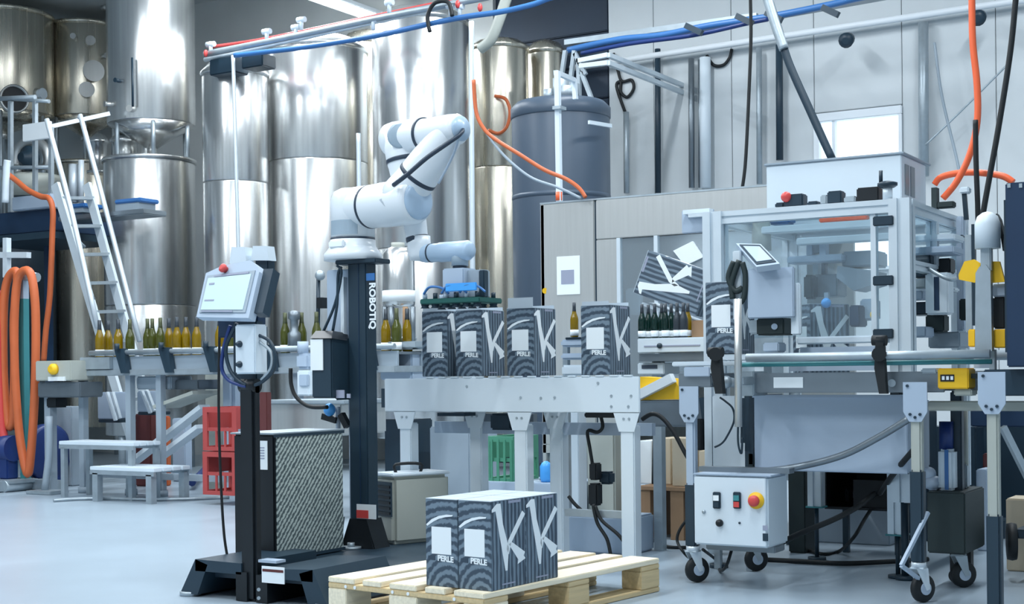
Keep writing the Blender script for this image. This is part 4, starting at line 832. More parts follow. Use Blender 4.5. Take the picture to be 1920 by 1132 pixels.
# ------------------------------------------------------------------ cartons
CW, CD, CH = .153, .218, .33
def make_carton(flaps=False):
    t = thing('wine_carton', 'x', 'carton')
    MB().bx(-CW / 2, CW / 2, -CD / 2, CD / 2, 0, CH - .002, .002).build('body', M_carton, t, True)
    MB().bx(-CW / 2 + .001, CW / 2 - .001, -CD / 2 + .001, -.0015, CH - .002, CH + .001).bx(-CW / 2 + .001, CW / 2 - .001, .0015, CD / 2 - .001, CH - .002, CH + .001).build('top_flaps', M_carton_top, t, True, 'pale top flaps')
    e = .0008
    for sy in (-1, 1):
        def fp(u, v): return Vector((-sy * (u - .5) * CW, sy * (CD / 2 + e), v * CH))
        nv = Vector((0, -sy * .0016, 0))
        MB().prism([fp(.19, .37), fp(.80, .37), fp(.80, .68), fp(.19, .68)], nv).build('label', M_paper, t, True, 'white label')
        up = [(.02, .70), (.2, .765), (.42, .805), (.66, .825), (.86, .825)]; dn = [(.84, .808), (.62, .795), (.42, .772), (.24, .735), (.06, .685)]
        MB().prism([fp(*q) for q in up + dn], nv).build('swoosh', M_paper, t, True, 'white printed swoosh')
        text_obj('lettering', 'PERLE', .029, frame(fp(.62, .318), fp(1, .29) - fp(0, .31), (0, 0, 1)), M_paper, t, True, .0012)
        MB().prism([fp(.08, .30), fp(.3, .295), fp(.3, .345), fp(.08, .345)], nv).build('emblem_block', M_ctop_dark, t, True)
    for sx in (1, -1):
        def fk(u, v): return Vector((sx * (CW / 2 + e), sx * (u - .5) * CD, v * CH))
        nv = Vector((-sx * .0016, 0, 0))
        b = MB().prism([fk(.02, .875), (fk(.02, .905)), fk(.16, .965), fk(.27, .965), fk(.335, .73), fk(.50, .45), fk(.455, .2), fk(.40, .2), fk(.2, .70), fk(.125, .885)], nv)
        b.prism([fk(.44, .44), fk(.49, .54), fk(.91, .85), fk(.995, .81), fk(.57, .50), fk(.50, .38)], nv)
        b.prism([fk(.50, .495), fk(.60, .51), fk(.98, .375), fk(.94, .335), fk(.995, .30), fk(.76, .25), fk(.78, .30)], nv)
        b.build('letter_k', M_paper, t, True, 'large white letter K')
        MB().prism([fk(.5, .955), fk(.86, .955), fk(.86, .985), fk(.5, .985)], nv).build('printed_dash', M_print, t, True, 'pale printed dash'); MB().prism([fk(.3, .045), fk(.68, .045), fk(.68, .06), fk(.3, .06)], nv).build('printed_dash', M_print, t, True, 'pale printed dash')
    return t
c0t = make_carton()
cc = Vector((-2.773, 4.455, 0)); ca = radians(-4.5)
ua_ = Vector((cos(ca), sin(ca), 0)); va_ = Vector((-sin(ca), cos(ca), 0))
ncar = 0
def place(loc, rz, label, group):
    global ncar
    t = c0t if ncar == 0 else copy_tree(c0t); ncar += 1
    t.location = loc; t.rotation_euler = (0, 0, rz); tag(t, label, 'carton', group); return t
gp = 'printed cartons on the pallet'
for i, j, lb in ((0, 0, 'printed K carton on the pallet, nearest one at the front corner'), (1, 0, 'printed K carton on the pallet, the left one beside the front corner'), (0, 1, 'printed K carton on the pallet, the right one behind the front corner'), (1, 1, 'printed K carton on the pallet, hidden back one showing only its pale top')):
    q = cc - ua_ * (CW / 2 + i * (CW + .003)) + va_ * (CD / 2 + j * (CD + .003)); q.z = .1445
    place(q, ca, lb, gp)

# ------------------------------------------------------------------ infeed conveyor table
ty = 5.96
tx0, tx1 = P(721, 745, y=ty).x, P(1199, 745, y=ty).x
tzb, tzt = .757, .925
tc = thing('carton_conveyor', 'white sheet metal roller conveyor carrying the four printed cartons', 'conveyor', ((tx0 + tx1) / 2, ty + .2, 0))
TD = .3
MB().bx(tx0, tx1, ty, ty + .012, tzb, tzt, .003).build('front_plate', M_white, tc)
MB().bx(tx0, tx1 - .17, ty + TD - .012, ty + TD, tzb, tzt, .003).build('rear_plate', M_white, tc)
MB().bx(tx0, tx0 + .012, ty + .012, ty + TD - .012, tzb, tzt - .02).build('end_plate', M_white, tc)
MB().bx(tx0 - .035, tx0 - .004, ty + .02, ty + .06, tzb + .02, tzt - .05).build('end_stop', M_slate, tc)
nr = 22
for k in range(nr):
    xx = tx0 + .04 + (tx1 - tx0 - .2) * k / (nr - 1)
    MB().cyl((xx, ty + .014, tzt - .022), (xx, ty + TD - .014, tzt - .022), .022, n=12).build('roller', M_galv, tc)
for k in range(16):
    xx = tx0 + .28 + (tx1 - tx0 - .34) * k / 15
    MB().bx(xx - .022, xx + .022, ty - .002, ty + .016, tzt, tzt + .008, .002).build('roller_clip', M_white, tc)
for px, py in ((875, 724), (1121, 718), (976, 745), (1014, 746), (1146, 742), (1146, 762), (1040, 745), (1183, 742), (1178, 762)):
    MB().cyl(P(px, py, y=ty), P(px, py, y=ty - .004), .0065, n=10).build('bolt', M_galv, tc)
def tleg(px, y, top=.06):
    xx = P(px, 790, y=y).x; zp = tzb + .002
    lg = MB().bx(xx - .036, xx + .036, y - .036, y + .036, .02, zp - top, .006).build('leg', M_white, tc)
    MB().prism([(xx - .068, y - .042, zp), (xx + .068, y - .042, zp), (xx + .04, y - .042, zp - .09), (xx - .04, y - .042, zp - .09)], (0, .006, 0)).build('gusset_plate', M_white, lg)
    for s in (-.014, .014): MB().cyl((xx + s, y - .042, zp - .03), (xx + s, y - .046, zp - .03), .006, n=8).build('bolt', M_galv, lg)
    MB().cyl((xx, y, .001), (xx, y, .02), .045).build('foot', M_galv, lg)
for px, y in ((767, ty + .045), (982, ty + .045), (1182, ty + .045), (1048, ty + TD - .05), (898, ty + TD - .05), (1242, ty + TD - .05)):
    if px != 1242: tleg(px, y)
lx = [P(px, 790, y=ty).x for px in (767, 1182)]
MB().bx(lx[0], lx[1], ty + TD - .07, ty + TD - .03, .64, .7).build('cross_beam', M_panel, tc)
MB().bx(P(1066, 960, y=ty + .1).x, lx[1], ty + .06, ty + .1, zat(1120, 968, ty + .1), zat(1120, 955, ty + .1)).build('low_stretcher', M_galv, tc)
B(918, 958, 775, 806, ty + .2, .12, .01).build('drive_motor', M_slate, tc); B(870, 1000, 775, 806, ty + .33, .04).build('drive_guard', M_steel_dk, tc)
B(820, 870, 774, 780, ty + .1, .2).build('belt_tray', M_slate, tc); B(1095, 1160, 773, 783, ty + .1, .1, .005).build('cable_duct', M_black, tc)
gt_ = 'printed cartons on the roller conveyor'
for px, lb in ((792, 'printed K carton on the conveyor under the gripper, farthest left'), (855, 'printed K carton on the conveyor, second from the left under the gripper'), (951, 'printed K carton on the conveyor, third from the left with taller pale flap'), (1090, 'printed K carton on the conveyor, rightmost and beside a lone bottle')):
    q = P(px, 700, y=ty + .03); t = place((q.x + CW / 2, ty + .03 + CD / 2, tzt + .009), 0, lb, gt_)
    for k, (yy, hh, a) in enumerate(((-CD / 2 + .004, .03, 0), (CD / 2 - .004, .055, 0))):
        MB().bx(-CW / 2 + .006, CW / 2 - .006, yy - .0015, yy + .0015, CH + .001, CH + (.05 if px == 951 and k == 0 else .018), .0).build('open_flap', M_carton_top, t, True, 'raised pale flap')
# floor-side clutter below the table
gc = crate('bottle_crate', 'green plastic crate with open mesh seen under the white conveyor', M_gcrate, 912, 962, 818, 904, 7.2, .3, 'green crates')
x0, x1, z0, z1 = rect(912, 962, 818, 912, 7.2)
for k in range(4): MB().bx(x0 + .03 + k * .045, x0 + .045 + k * .045, 7.195, 7.2, max(z0, 0) + .02, z1 - .02).build('front_rib', M_gcrate, gc)
tag(BF(906, 1064, 905, 7.15, .45, .005).build('pale_pallet_deck', M_panel), 'pale low deck under the green crate', 'deck')
tag(MB().lathe((P(1024, 892, y=7.25).x, 7.25, zat(985, 905, 7.15) + .002), [(.03, 0), (.036, .02), (.036, .09), (.025, .11), (.01, .12)], 20).build('blue_canister', M_bluel), 'bright blue canister between the conveyor legs', 'canister')
tag(B(1012, 1020, 868, 904, 7.35, .1).build('dark_green_block', M_dgreen), 'small dark block left of the blue canister', 'block')
tag(BF(1066, 1084, 770, 7.0, .1, .004).build('white_post', M_white), 'white square post right behind the conveyor legs', 'post')
tag(BF(885, 896, 770, 6.9, .05).build('black_post', M_black), 'black narrow post under the white conveyor', 'post')
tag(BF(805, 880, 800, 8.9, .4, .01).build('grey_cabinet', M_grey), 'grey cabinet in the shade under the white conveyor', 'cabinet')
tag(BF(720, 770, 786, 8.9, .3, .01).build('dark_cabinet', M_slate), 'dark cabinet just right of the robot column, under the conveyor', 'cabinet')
tag(BF(1100, 1152, 800, 7.35, .2, .01).build('grey_side_cabinet', M_cream), 'cream cabinet behind the hanging black plugs', 'cabinet')
plg = thing('hanging_plug', 'black plugs and sockets hanging on cables under the right end of the white conveyor', 'plug', P(1112, 960, y=6.15))
MB().tube(L([(1126, 778), (1130, 800), (1120, 810), (1102, 808), (1106, 840), (1112, 876)], 6.15), .009, 6).build('cable', M_rubber, plg)
B(1104, 1118, 868, 900, 6.12, .06, .006).build('plug_body', M_black, plg); B(1102, 1120, 906, 948, 6.12, .06, .008).build('socket_body', M_black, plg); B(1122, 1144, 884, 908, 6.2, .06, .01).build('connector', M_slate, plg)
for pts, y, lb in (([(1112, 945), (1120, 980), (1138, 1010), (1145, 1040)], 6.0, 'left one of the two black cables hanging below the plugs'), ([(1116, 948), (1128, 975), (1160, 1003), (1178, 1030), (1186, 1058)], 6.0, 'right one of the two black cables hanging below the plugs'),
                   ([(1066, 930), (1078, 945), (1092, 958)], 6.1, 'short grey cable behind the pallet cartons')):
    tag(MB().tube(L(pts, y), .009, 6).build('black_cable', M_rubber), lb, 'cable')
tag(MB().bx(P(1065, 1020, y=6.6).x, P(1180, 1020, y=6.6).x, 6.6, 6.9, .002, zat(1120, 968, 6.6), .01).build('pale_floor_box', M_panel), 'pale box on the floor under the right end of the white conveyor', 'box')
# lone bottle and trays between cartons
bq_ = P(1077, 620, y=6.75); t = copy_tree(bp['a']); t.location = (bq_.x, 6.75, zat(1077, 633, 6.75)); t.scale = (.6, .6, .6); tag(t, 'lone amber bottle standing between the third and fourth conveyor carton', 'bottle', 'bottles by the cartons')
t2_ = thing('bottle_feed_rail', 'pale feed rail with rounded strips behind the cartons', 'rail', P(1060, 700, y=6.9))
for px0, px1, py0, py1, m in ((1050, 1104, 636, 650, M_panel), (1050, 1104, 662, 674, M_panel), (1052, 1100, 684, 704, M_white), (1058, 1092, 632, 636, M_slate)): B(px0, px1, py0, py1, 6.65, .16, .01).build('strip', m, t2_)
MB().bar((P(1062, 660, y=6.73).x, 6.73, .001), (P(1062, 660, y=6.73).x, 6.73, zat(1062, 638, 6.73)), .03).build('leg', M_galv, t2_)
t.location.z = zat(1077, 632, 6.65) + .002

# ------------------------------------------------------------------ stainless filling machine
my = 7.75
mx0, mx1 = P(1013, 450, y=my).x, -2.72
mzt = 2.0
fm = thing('filling_machine', 'large stainless steel filling machine housing with white notice behind the cartons', 'machine', ((mx0 + mx1) / 2, my + .45, 0))
xa, xb, xc = P(1116, 450, y=my).x, P(1158, 520, y=my).x, P(1232, 450, y=my).x
MB().bx(mx0, mx0 + .03, my, my + .9, .15, mzt, .004).build('left_panel', M_steel, fm)
MB().bx(mx0, xa - .006, my, my + .03, .5, mzt, .006).build('door_panel', M_steel, fm)
MB().bx(xa + .006, mx1, my, my + .03, zat(1160, 446, my), mzt, .004).build('header_panel', M_steel, fm)
MB().bx(xa - .006, xa + .006, my + .008, my + .028, .5, mzt - .01).build('door_gap', M_slate, fm)
MB().bx(xa + .006, xb, my, my + .03, .5, zat(1160, 446, my) - .003, .004).build('jamb_panel', M_steel, fm)
MB().bx(mx0, mx1, my + .87, my + .9, .5, mzt).build('rear_panel', M_steel, fm)
MB().bx(mx0, mx1, my, my + .9, .45, .5).build('bed', M_steel, fm); MB().bx(mx0, mx1, my, my + .9, mzt, mzt + .01).build('roof_sheet', M_galv, fm)
for xx in (mx0 + .04, xa, mx1 - .05):
    for yy in (my + .06, my + .84): MB().bar((xx, yy, .001), (xx, yy, .46), .07).build('leg', M_galv, fm)
MB().bx(xb, mx1, my + .01, my + .016, .9, zat(1160, 446, my) - .004).build('guard_pane', M_pane_h, fm)
for px in (1230, 1160): xx = P(px, 500, y=my).x; MB().bx(xx - .012, xx + .012, my - .004, my + .03, .9, zat(1160, 446, my)).build('pane_post', M_alu, fm)
B(1044, 1087, 480, 552, my - .005, .005).build('notice_sheet', M_paper, fm, label='white paper notice'); B(1052, 1076, 506, 532, my - .007, .002).build('notice_print', M_print, fm)
MB().cyl(P(1022, 545, y=my), P(1022, 545, y=my - .004), .018).build('warning_dot', M_yellow, fm, label='yellow warning sticker')
MB().bx(xb + .1, xb + .3, my + .3, my + .34, .95, 1.35).cyl((xb + .2, my + .3, 1.1), (xb + .2, my + .3, 1.5), .03).cyl((xb + .45, my + .35, 1.0), (xb + .45, my + .35, 1.6), .03).build('filling_heads', M_galv, fm)
B(1172, 1200, 540, 590, my + .15, .05, .01).build('pale_block', M_white, fm)
B(1278, 1336, 393, 436, 7.2, .03, .004).build('flat_cover_sheet', M_panel, fm)
B(1280, 1330, 392, 400, 7.15, .05).build('sheet_edge', M_white, fm); 
tag(B(1290, 1328, 400, 406, 7.1, .03).build('sheet_hinge', M_alu), 'pale hinge bar left of the packing machine post', 'hinge')
# tilted carton in the chute
t = copy_tree(c0t); ncar += 1
th = radians(21)
c, s_ = cos(th), sin(th)
Zl, Xl = Vector((-c, 0, s_)), Vector((.15, -1, 0)).normalized(); Yl = Zl.cross(Xl).normalized(); Xl = Yl.cross(Zl).normalized()
cen = P(1262, 532, y=7.1)
Mt = Matrix(((Xl.x, Yl.x, Zl.x, 0), (Xl.y, Yl.y, Zl.y, 0), (Xl.z, Yl.z, Zl.z, 0), (0, 0, 0, 1)))
t.rotation_euler = Mt.to_euler(); t.location = cen - Zl * (CH * .5) * 1.15 + Vector((0, .08, 0)); t.scale = (1.12, 1.12, 1.2)
tag(t, 'printed K carton lying tilted on its side in the machine chute', 'carton', 'printed cartons on machines')
chz = P(1270, 600, y=7.1)
tag(MB().bar(P(1218, 570, y=7.25), P(1345, 618, y=7.25), .2, .02).build('chute_plate', M_white), 'white sloping chute plate below the tilted carton', 'chute')
MB().prism([P(1262, 470, y=7.74), P(1298, 452, y=7.74), P(1318, 482, y=7.74), P(1284, 498, y=7.74)], (0, .02, 0)).build('white_card', M_paper, fm, label='white tilted card')
# green bottles on the white tray
wty = 6.75
wt = thing('bottle_tray', 'white flat tray conveyor holding the dark green bottles', 'tray', P(1262, 700, y=wty))
wz = zat(1260, 633, wty)
x0, x1 = P(1195, 645, y=wty).x, P(1330, 645, y=wty).x
MB().bx(x0, x1, wty, wty + .3, wz - .075, wz, .004).build('tray_body', M_white, wt); MB().bx(x0 + .04, x1 - .05, wty - .004, wty, wz - .045, wz - .038).build('groove', M_print, wt)
MB().lathe((x0 + .13, wty, wz - .04), [(.014, 0), (.014, .01), (0, .011)], 12, (0, -1, 0)).build('knob', M_slate, wt); MB().bx(x0, x1, wty + .02, wty + .28, wz - .12, wz - .08).build('frame', M_steel_dk, wt)
B(1195, 1245, 680, 702, wty + .05, .2, .005).build('label_board', M_white, wt); B(1203, 1232, 684, 691, wty + .046, .004).build('label_print', M_printd, wt)
for xx in (x0 + .05, x1 - .05): MB().bar((xx, wty + .15, .001), (xx, wty + .15, wz - .1), .05).build('leg', M_galv, wt)
gl = [(1204, 566, 'g'), (1216, 580, 'g'), (1228, 566, 'g'), (1241, 578, 'g'), (1248, 564, 'g'), (1259, 580, 'g'), (1270, 566, 'd'), (1290, 566, 'a'), (1282, 580, 'd')]
for i, (px, py, k) in enumerate(gl):
    y = wty + .06 + .07 * (i % 2); q = P(px, 625, y=y)
    if k not in bp: t = bp[k] = bottle('wine_bottle', 'x', M_bgreen if k == 'g' else M_foil, M_foil, (0, 0, 0), '')
    else: t = copy_tree(bp[k])
    t.location = (q.x, y, wz + .001); t.scale = (.58, .58, .58); t['group'] = 'bottles on the white tray'
    t['label'] = '%s bottle %s from the left in the row on the white tray' % ({'g': 'dark green', 'd': 'dark grey', 'a': 'amber'}[k], ('first', 'second', 'third', 'fourth', 'fifth', 'sixth', 'seventh', 'last', 'eighth')[i])
tag(B(1296, 1328, 600, 633, wty + .1, .14, .004).build('brown_box', M_cardd), 'brown box at the right end of the green bottle row', 'box')

# ------------------------------------------------------------------ packing machine in aluminium frame
ky0, ky1 = 6.41, 7.46
kx0, kx1, kz = -2.70, -1.80, 1.71
pk = thing('packing_machine', 'carton packing machine in an aluminium profile cage with clear guard panes', 'machine', ((kx0 + kx1) / 2, (ky0 + ky1) / 2, 0))
pwid = .06
for x, y in ((kx0, ky0), (kx1, ky0), (kx0, ky1), (kx1, ky1)):
    w = .095 if y == ky0 else .075
    MB().prof((x, y, .35), (x, y, kz), w).build('frame_post', M_alu, pk)
    MB().cyl((x, y, .02), (x, y, .35), .018, n=10).cyl((x, y, .001), (x, y, .02), .045).build('levelling_foot', M_slate, pk)
for z in (kz - .03, .9):
    MB().prof((kx0 + .04, ky0, z), (kx1 - .045, ky0, z), pwid).prof((kx0 + .04, ky1, z), (kx1 - .04, ky1, z), pwid).split('cross_profile', M_alu, pk)
    MB().prof((kx1, ky0 + .045, z), (kx1, ky1 - .04, z), pwid).prof((kx0, ky0 + .04, z), (kx0, ky1 - .04, z), pwid).split('side_profile', M_alu, pk)
MB().prof((kx1, ky0 + .045, 1.42), (kx1, ky1 - .04, 1.42), .045).build('side_profile', M_alu, pk)
MB().prof((kx1, (ky0 + ky1) / 2, 1.44), (kx1, (ky0 + ky1) / 2, kz - .06), .05).build('short_post', M_alu, pk)
zl1, zl0 = zat(1580, 630, ky0), zat(1580, 644, ky0)
MB().bx(P(1497, 637, y=ky0).x, kx1 - .05, ky0 - .03, ky0 + .03, zl0, zl1, .006).build('door_sill', M_white, pk)
MB().bx(kx0 + .05, kx1 - .05, ky0 - .002, ky0 + .004, zl1, kz - .065).build('guard_pane', M_pane, pk)
MB().bx(kx1 - .002, kx1 + .004, ky0 + .05, ky1 - .05, 1.45, kz - .065).build('guard_pane', M_pane, pk)
for py in (416, 527, 626):
    MB().bx(P(1638, py, y=ky0 - .045).x, P(1676, py, y=ky0 - .045).x, ky0 - .06, ky0 - .044, zat(1660, py + 9, ky0), zat(1660, py - 9, ky0), .004).build('hinge', M_slate, pk)
MB().bx(P(1640, 500, y=ky0).x - .012, P(1640, 500, y=ky0).x + .012, ky0 - .02, ky0 + .02, zl1, kz - .06).build('door_stile', M_alu, pk)
# roof cabinet
cz1 = 2.0
rcx0, rcx1 = P(1437, 330, y=7.0).x, P(1690, 330, y=7.0).x
rc = MB().bx(rcx0, rcx1, 7.0, 7.45, kz + .002, cz1, .004).build('roof_cabinet', M_white, pk)
MB().bx(rcx0 - .01, rcx1 + .015, 6.99, 7.5, cz1, cz1 + .012, .003).build('cabinet_lid', M_grey, rc)
for k in range(2): MB().bx(rcx1 - .001, rcx1 + .004, 7.06 + k * .1, 7.13 + k * .1, kz + .1, kz + .25).build('side_vent', M_steel_dk, rc)
MB().bx(kx0 + .05, kx1 - .05, ky0 + .05, 6.99, kz - .006, kz - .001).build('roof_pane', M_pane, pk); MB().prof((kx0 + .04, 7.02, kz - .03), (kx1 - .04, 7.02, kz - .03), .055).build('cross_profile', M_alu, pk)
# valve gear on the roof beam
zr = kz + .003
for px0, px1, h, m, nm in ((1471, 1508, .06, M_slate, 'valve_block'), (1553, 1580, .06, M_slate, 'valve_block'), (1608, 1650, .065, M_black, 'valve_block'), (1455, 1472, .025, M_slate, 'fitting'), (1515, 1535, .02, M_slate, 'fitting'), (1540, 1553, .045, M_galv, 'fitting'), (1584, 1606, .03, M_galv, 'fitting')):
    MB().bx(P(px0, 368, y=6.45).x, P(px1, 368, y=6.45).x, 6.43, 6.5, zr, zr + h, .006).build(nm, m, pk)
MB().ball(P(1474, 369, y=6.43), .025).build('red_valve_knob', M_red, pk, label='red valve knob')
q = P(1664, 350, y=ky0)
MB().cyl((q.x, ky0, kz), (q.x, ky0, q.z), .022, n=12).build('knob_riser', M_alu, pk); MB().lathe((q.x, ky0, q.z - .005), [(.03, 0), (.045, .01), (.045, .022), (.02, .03)], 18).cyl((q.x - .03, ky0, q.z + .02), (q.x - .03, ky0, q.z + .075), .009, n=8).build('clamp_knob', M_slate, pk)
MB().bx(P(1748, 352, y=6.9).x, P(1758, 352, y=6.9).x, 6.88, 6.93, kz, kz + .1).bx(P(1758, 365, y=6.9).x, P(1790, 365, y=6.9).x, 6.88, 6.93, kz, kz + .03, .005).build('valve_block', M_dgreen, pk)
B(1798, 1816, 350, 362, 7.0, .06, .006).build('pale_cap', M_white, pk); MB().bar(P(1808, 362, y=7.03), P(1812, 412, y=7.03), .02).build('rod', M_slate, pk)
# gantry and gripper inside the cage
MB().bx(kx0 + .1, kx1 - .06, 6.75, 6.82, zat(1560, 430, 6.75), zat(1560, 416, 6.75), .005).bx(kx0 + .3, kx1 - .06, 6.7, 6.75, zat(1560, 456, 6.7), zat(1560, 442, 6.7), .005).split('gantry_beam', M_alu, pk)
B(1535, 1625, 405, 414, 6.8, .05, .005).build('orange_reflection', M_orange2, pk, label='orange red strip painted as a reflection')  # ceiling reflection in the clear guard, modelled as an orange bar
B(1440, 1480, 405, 420, 6.85, .1, .01).build('blue_mount', M_blue, pk); B(1450, 1620, 384, 400, 7.0, .1).build('upper_beam', M_steel_dk, pk)
MB().lathe(P(1428, 470, y=6.8), [(.05, 0), (.048, .08), (.042, .16), (.05, .17), (.05, .2)], 22).build('arm_cone', M_cream, pk)
B(1475, 1580, 478, 492, 6.72, .12, .006).build('carriage_plate', M_panel, pk); B(1512, 1522, 448, 478, 6.74, .05).build('carriage_leg', M_panel, pk); B(1536, 1548, 450, 478, 6.74, .05).build('carriage_leg', M_panel, pk); B(1520, 1535, 456, 474, 6.76, .04).build('carriage_block', M_grey, pk)
B(1578, 1642, 470, 500, 6.78, .2, .008).build('gripper_hood', M_robot_g, pk)
MB().prism([P(1570, 498, y=6.74), P(1640, 508, y=6.74), P(1640, 532, y=6.74), P(1600, 545, y=6.74), P(1568, 520, y=6.74)], (0, .2, 0)).build('gripper_shoe', M_grey, pk)
B(1526, 1570, 514, 556, 6.8, .15, .006).build('grey_block', M_steel_dk, pk); B(1540, 1548, 492, 514, 6.8, .03).build('rod', M_slate, pk); B(1524, 1534, 492, 514, 6.8, .03).build('rod', M_galv, pk)
B(1506, 1524, 515, 560, 6.7, .08, .01).build('dark_actuator', M_dgreen, pk)
MB().ball(P(1549, 568, y=6.58), .024).build('blue_knob', M_bluel, pk, label='bright blue ball knob'); B(1545, 1553, 548, 560, 6.59, .02).build('knob_stem', M_grey, pk)
B(1592, 1612, 572, 612, 6.6, .12, .006).build('navy_block', M_navy, pk); B(1612, 1640, 560, 600, 6.68, .1, .008).build('pale_block', M_panel, pk); MB().ball(P(1640, 590, y=6.6), .022).build('yellow_button', M_yellow, pk)
# carton inside the cage
q = P(1512, 625, y=6.5); place((q.x + .02, 6.65, zl1 - .03), radians(-38), 'printed K carton standing inside the packing machine cage', 'printed cartons on machines')
t = bpy.data.objects[[o.name for o in bpy.data.objects if o.get('label') == 'printed K carton standing inside the packing machine cage'][0]]; t.location.z = .93
MB().bx(kx0 + .06, kx1 - .06, 6.5, 7.3, .9, .925, .004).build('machine_bed', M_steel, pk)
# gear seen through the open right flank
fx = kx1
def S_(px0, px1, py0, py1, y, dep=.1, m=M_galv, nm='bracket', bev=.006): B(px0, px1, py0, py1, y, dep, bev).build(nm, m, pk)
cyl0 = P(1762, 590, y=6.85); cyl1 = P(1762, 512, y=6.85)
MB().bx(cyl0.x - .055, cyl0.x + .055, 6.8, 6.9, cyl0.z, cyl1.z, .008).build('pneumatic_cylinder', M_alu, pk)
MB().bx(cyl0.x - .012, cyl0.x + .012, 6.795, 6.8, cyl0.z + .02, cyl1.z - .02).build('cylinder_slot', M_navy, pk)
S_(1694, 1790, 440, 452, 6.9, .2, M_alu, 'guide_beam'); S_(1706, 1788, 462, 476, 6.8, .2, M_panel, 'guide_beam'); S_(1710, 1745, 478, 520, 6.85, .1, M_slate, 'valve_cluster'); S_(1752, 1782, 484, 512, 6.95, .1, M_black, 'valve_cluster'); S_(1712, 1736, 522, 540, 6.85, .1, M_galv, 'coupling')
S_(1735, 1770, 590, 622, 6.9, .1, M_dgreen, 'lower_coupling'); S_(1700, 1730, 545, 562, 6.9, .1, M_panel); S_(1700, 1712, 528, 556, 6.75, .05, mat('olive_paint', (150, 150, 60), .5), 'olive_lever'); S_(1700, 1736, 612, 632, 6.75, .15, M_panel, 'pale_block'); S_(1700, 1740, 566, 590, 7.0, .2, M_slate); S_(1740, 1800, 622, 652, 7.0, .2, M_grey, 'gear_housing')
S_(1793, 1806, 405, 620, 7.2, .06, M_panel, 'rear_plate'); S_(1798, 1806, 440, 454, 7.15, .04, M_slate, 'switch'); MB().tube([P(1735, 500, y=6.78), P(1760, 515, y=6.74), P(1782, 524, y=6.75), P(1792, 522, y=6.8)], .01, 6).build('lever_rod', M_galv, pk)
S_(1798, 1812, 560, 600, 7.1, .06, M_dgreen, 'side_valve'); S_(1694, 1790, 540, 548, 7.05, .1, M_alu, 'guide_beam')

# ------------------------------------------------------------------ discharge conveyor on casters
ry, RD = 5.86, .5
dc = thing('discharge_conveyor', 'caster mounted discharge conveyor with tubular side rails in front of the packing machine', 'conveyor', (-1.9, ry + .25, 0))
rx0, rx1 = P(1268, 690, y=ry).x, P(1868, 690, y=ry).x
xm = P(1415, 715, y=ry).x
zb1, zb0 = zat(1560, 698, ry), zat(1560, 736, ry)
MB().bx(xm, P(1770, 715, y=ry).x, ry, ry + .02, zb0, zb1, .003).bx(xm, rx1, ry + RD - .02, ry + RD, zb0, zb1, .003).split('side_beam', M_steel_dk, dc)
MB().bx(xm, rx1, ry + .02, ry + RD - .02, zb1 - .03, zb1 - .01).build('belt', M_dgreen, dc)
MB().bx(rx0, P(1330, 715, y=ry).x, ry + .02, ry + .3, zat(1300, 726, ry), zat(1300, 700, ry), .004).build('nose_beam', M_steel_dk, dc)
MB().bx(P(1382, 715, y=ry).x, P(1416, 715, y=ry).x, ry - .02, ry + .15, zat(1400, 742, ry), zat(1400, 696, ry), .004).build('drive_cover', M_galv, dc)
MB().cyl(P(1335, 713, y=ry + .05), P(1384, 718, y=ry + .05), .022, n=12).ball(P(1362, 716, y=ry + .03), .028).build('drive_shaft', M_galv, dc)
zr1 = zat(1560, 668, ry - .06)
MB().cyl((P(1400, 670, y=ry - .06).x, ry - .06, zr1), (rx1 - .01, ry - .06, zr1), .018, n=14).build('side_rail', M_galv, dc)
MB().cyl((P(1390, 670, y=ry - .03).x, ry - .03, zr1 - .03), (rx1 - .01, ry - .03, zr1 - .03), .01, n=8).build('teal_guide', M_teal, dc, label='teal guide strip')
MB().cyl((P(1400, 670, y=ry + .5).x, ry + .5, zr1), (rx1 - .05, ry + .5, zr1), .022, n=14).build('side_rail', M_alu, dc)
MB().bx(P(1256, 680, y=ry).x, P(1405, 680, y=ry).x, ry + .02, ry + .06, zat(1330, 686, ry), zat(1330, 677, ry), .004).bx(P(1300, 667, y=ry).x, P(1410, 667, y=ry).x, ry + .22, ry + .26, zat(1340, 674, ry), zat(1340, 665, ry)).split('infeed_rail', M_alu, dc)
MB().bx(P(1282, 690, y=ry).x, P(1330, 690, y=ry).x, ry, ry + .012, zat(1300, 706, ry), zat(1300, 688, ry), .003).build('infeed_plate', M_panel, dc)
for px in (1341, 1648):
    b = MB(); q = [P(px - 6, 632 + (26 if px < 1400 else 0), y=ry - .1), P(px + 7, 632 + (26 if px < 1400 else 0), y=ry - .1), P(px + 12, 716, y=ry - .1), P(px + 14, 738, y=ry - .1), P(px, 738, y=ry - .1), P(px - 9, 690, y=ry - .1)]
    b.prism(q, (0, .035, 0)).cyl(P(px - 12, 638 + (22 if px < 1400 else 0), y=ry - .08), P(px + 14, 638 + (22 if px < 1400 else 0), y=ry - .08), .022, n=12).cyl(P(px, 664, y=ry - .12), P(px, 664, y=ry - .02), .03, n=12)
    b.build('rail_clamp', M_rubber, dc)
MB().bx(P(1451, 715, y=ry).x, P(1506, 715, y=ry).x, ry - .004, ry, zat(1480, 727, ry), zat(1480, 707, ry)).build('type_plate', M_paper, dc)
MB().cyl(P(1672, 718, y=ry), P(1672, 718, y=ry - .008), .016).build('screw_head', M_galv, dc)
B(1430, 1460, 642, 660, ry + .25, .1, .006).build('pale_carriage', M_panel, dc); B(1418, 1470, 596, 628, 6.1, .14, .006).build('sensor_housing', M_dgreen, dc)
B(1404, 1422, 600, 626, 6.12, .08, .006).build('sensor_bracket', M_galv, dc); MB().cyl(P(1452, 612, y=6.1), P(1452, 612, y=6.09), .014).build('sensor_lens', M_panel, dc)
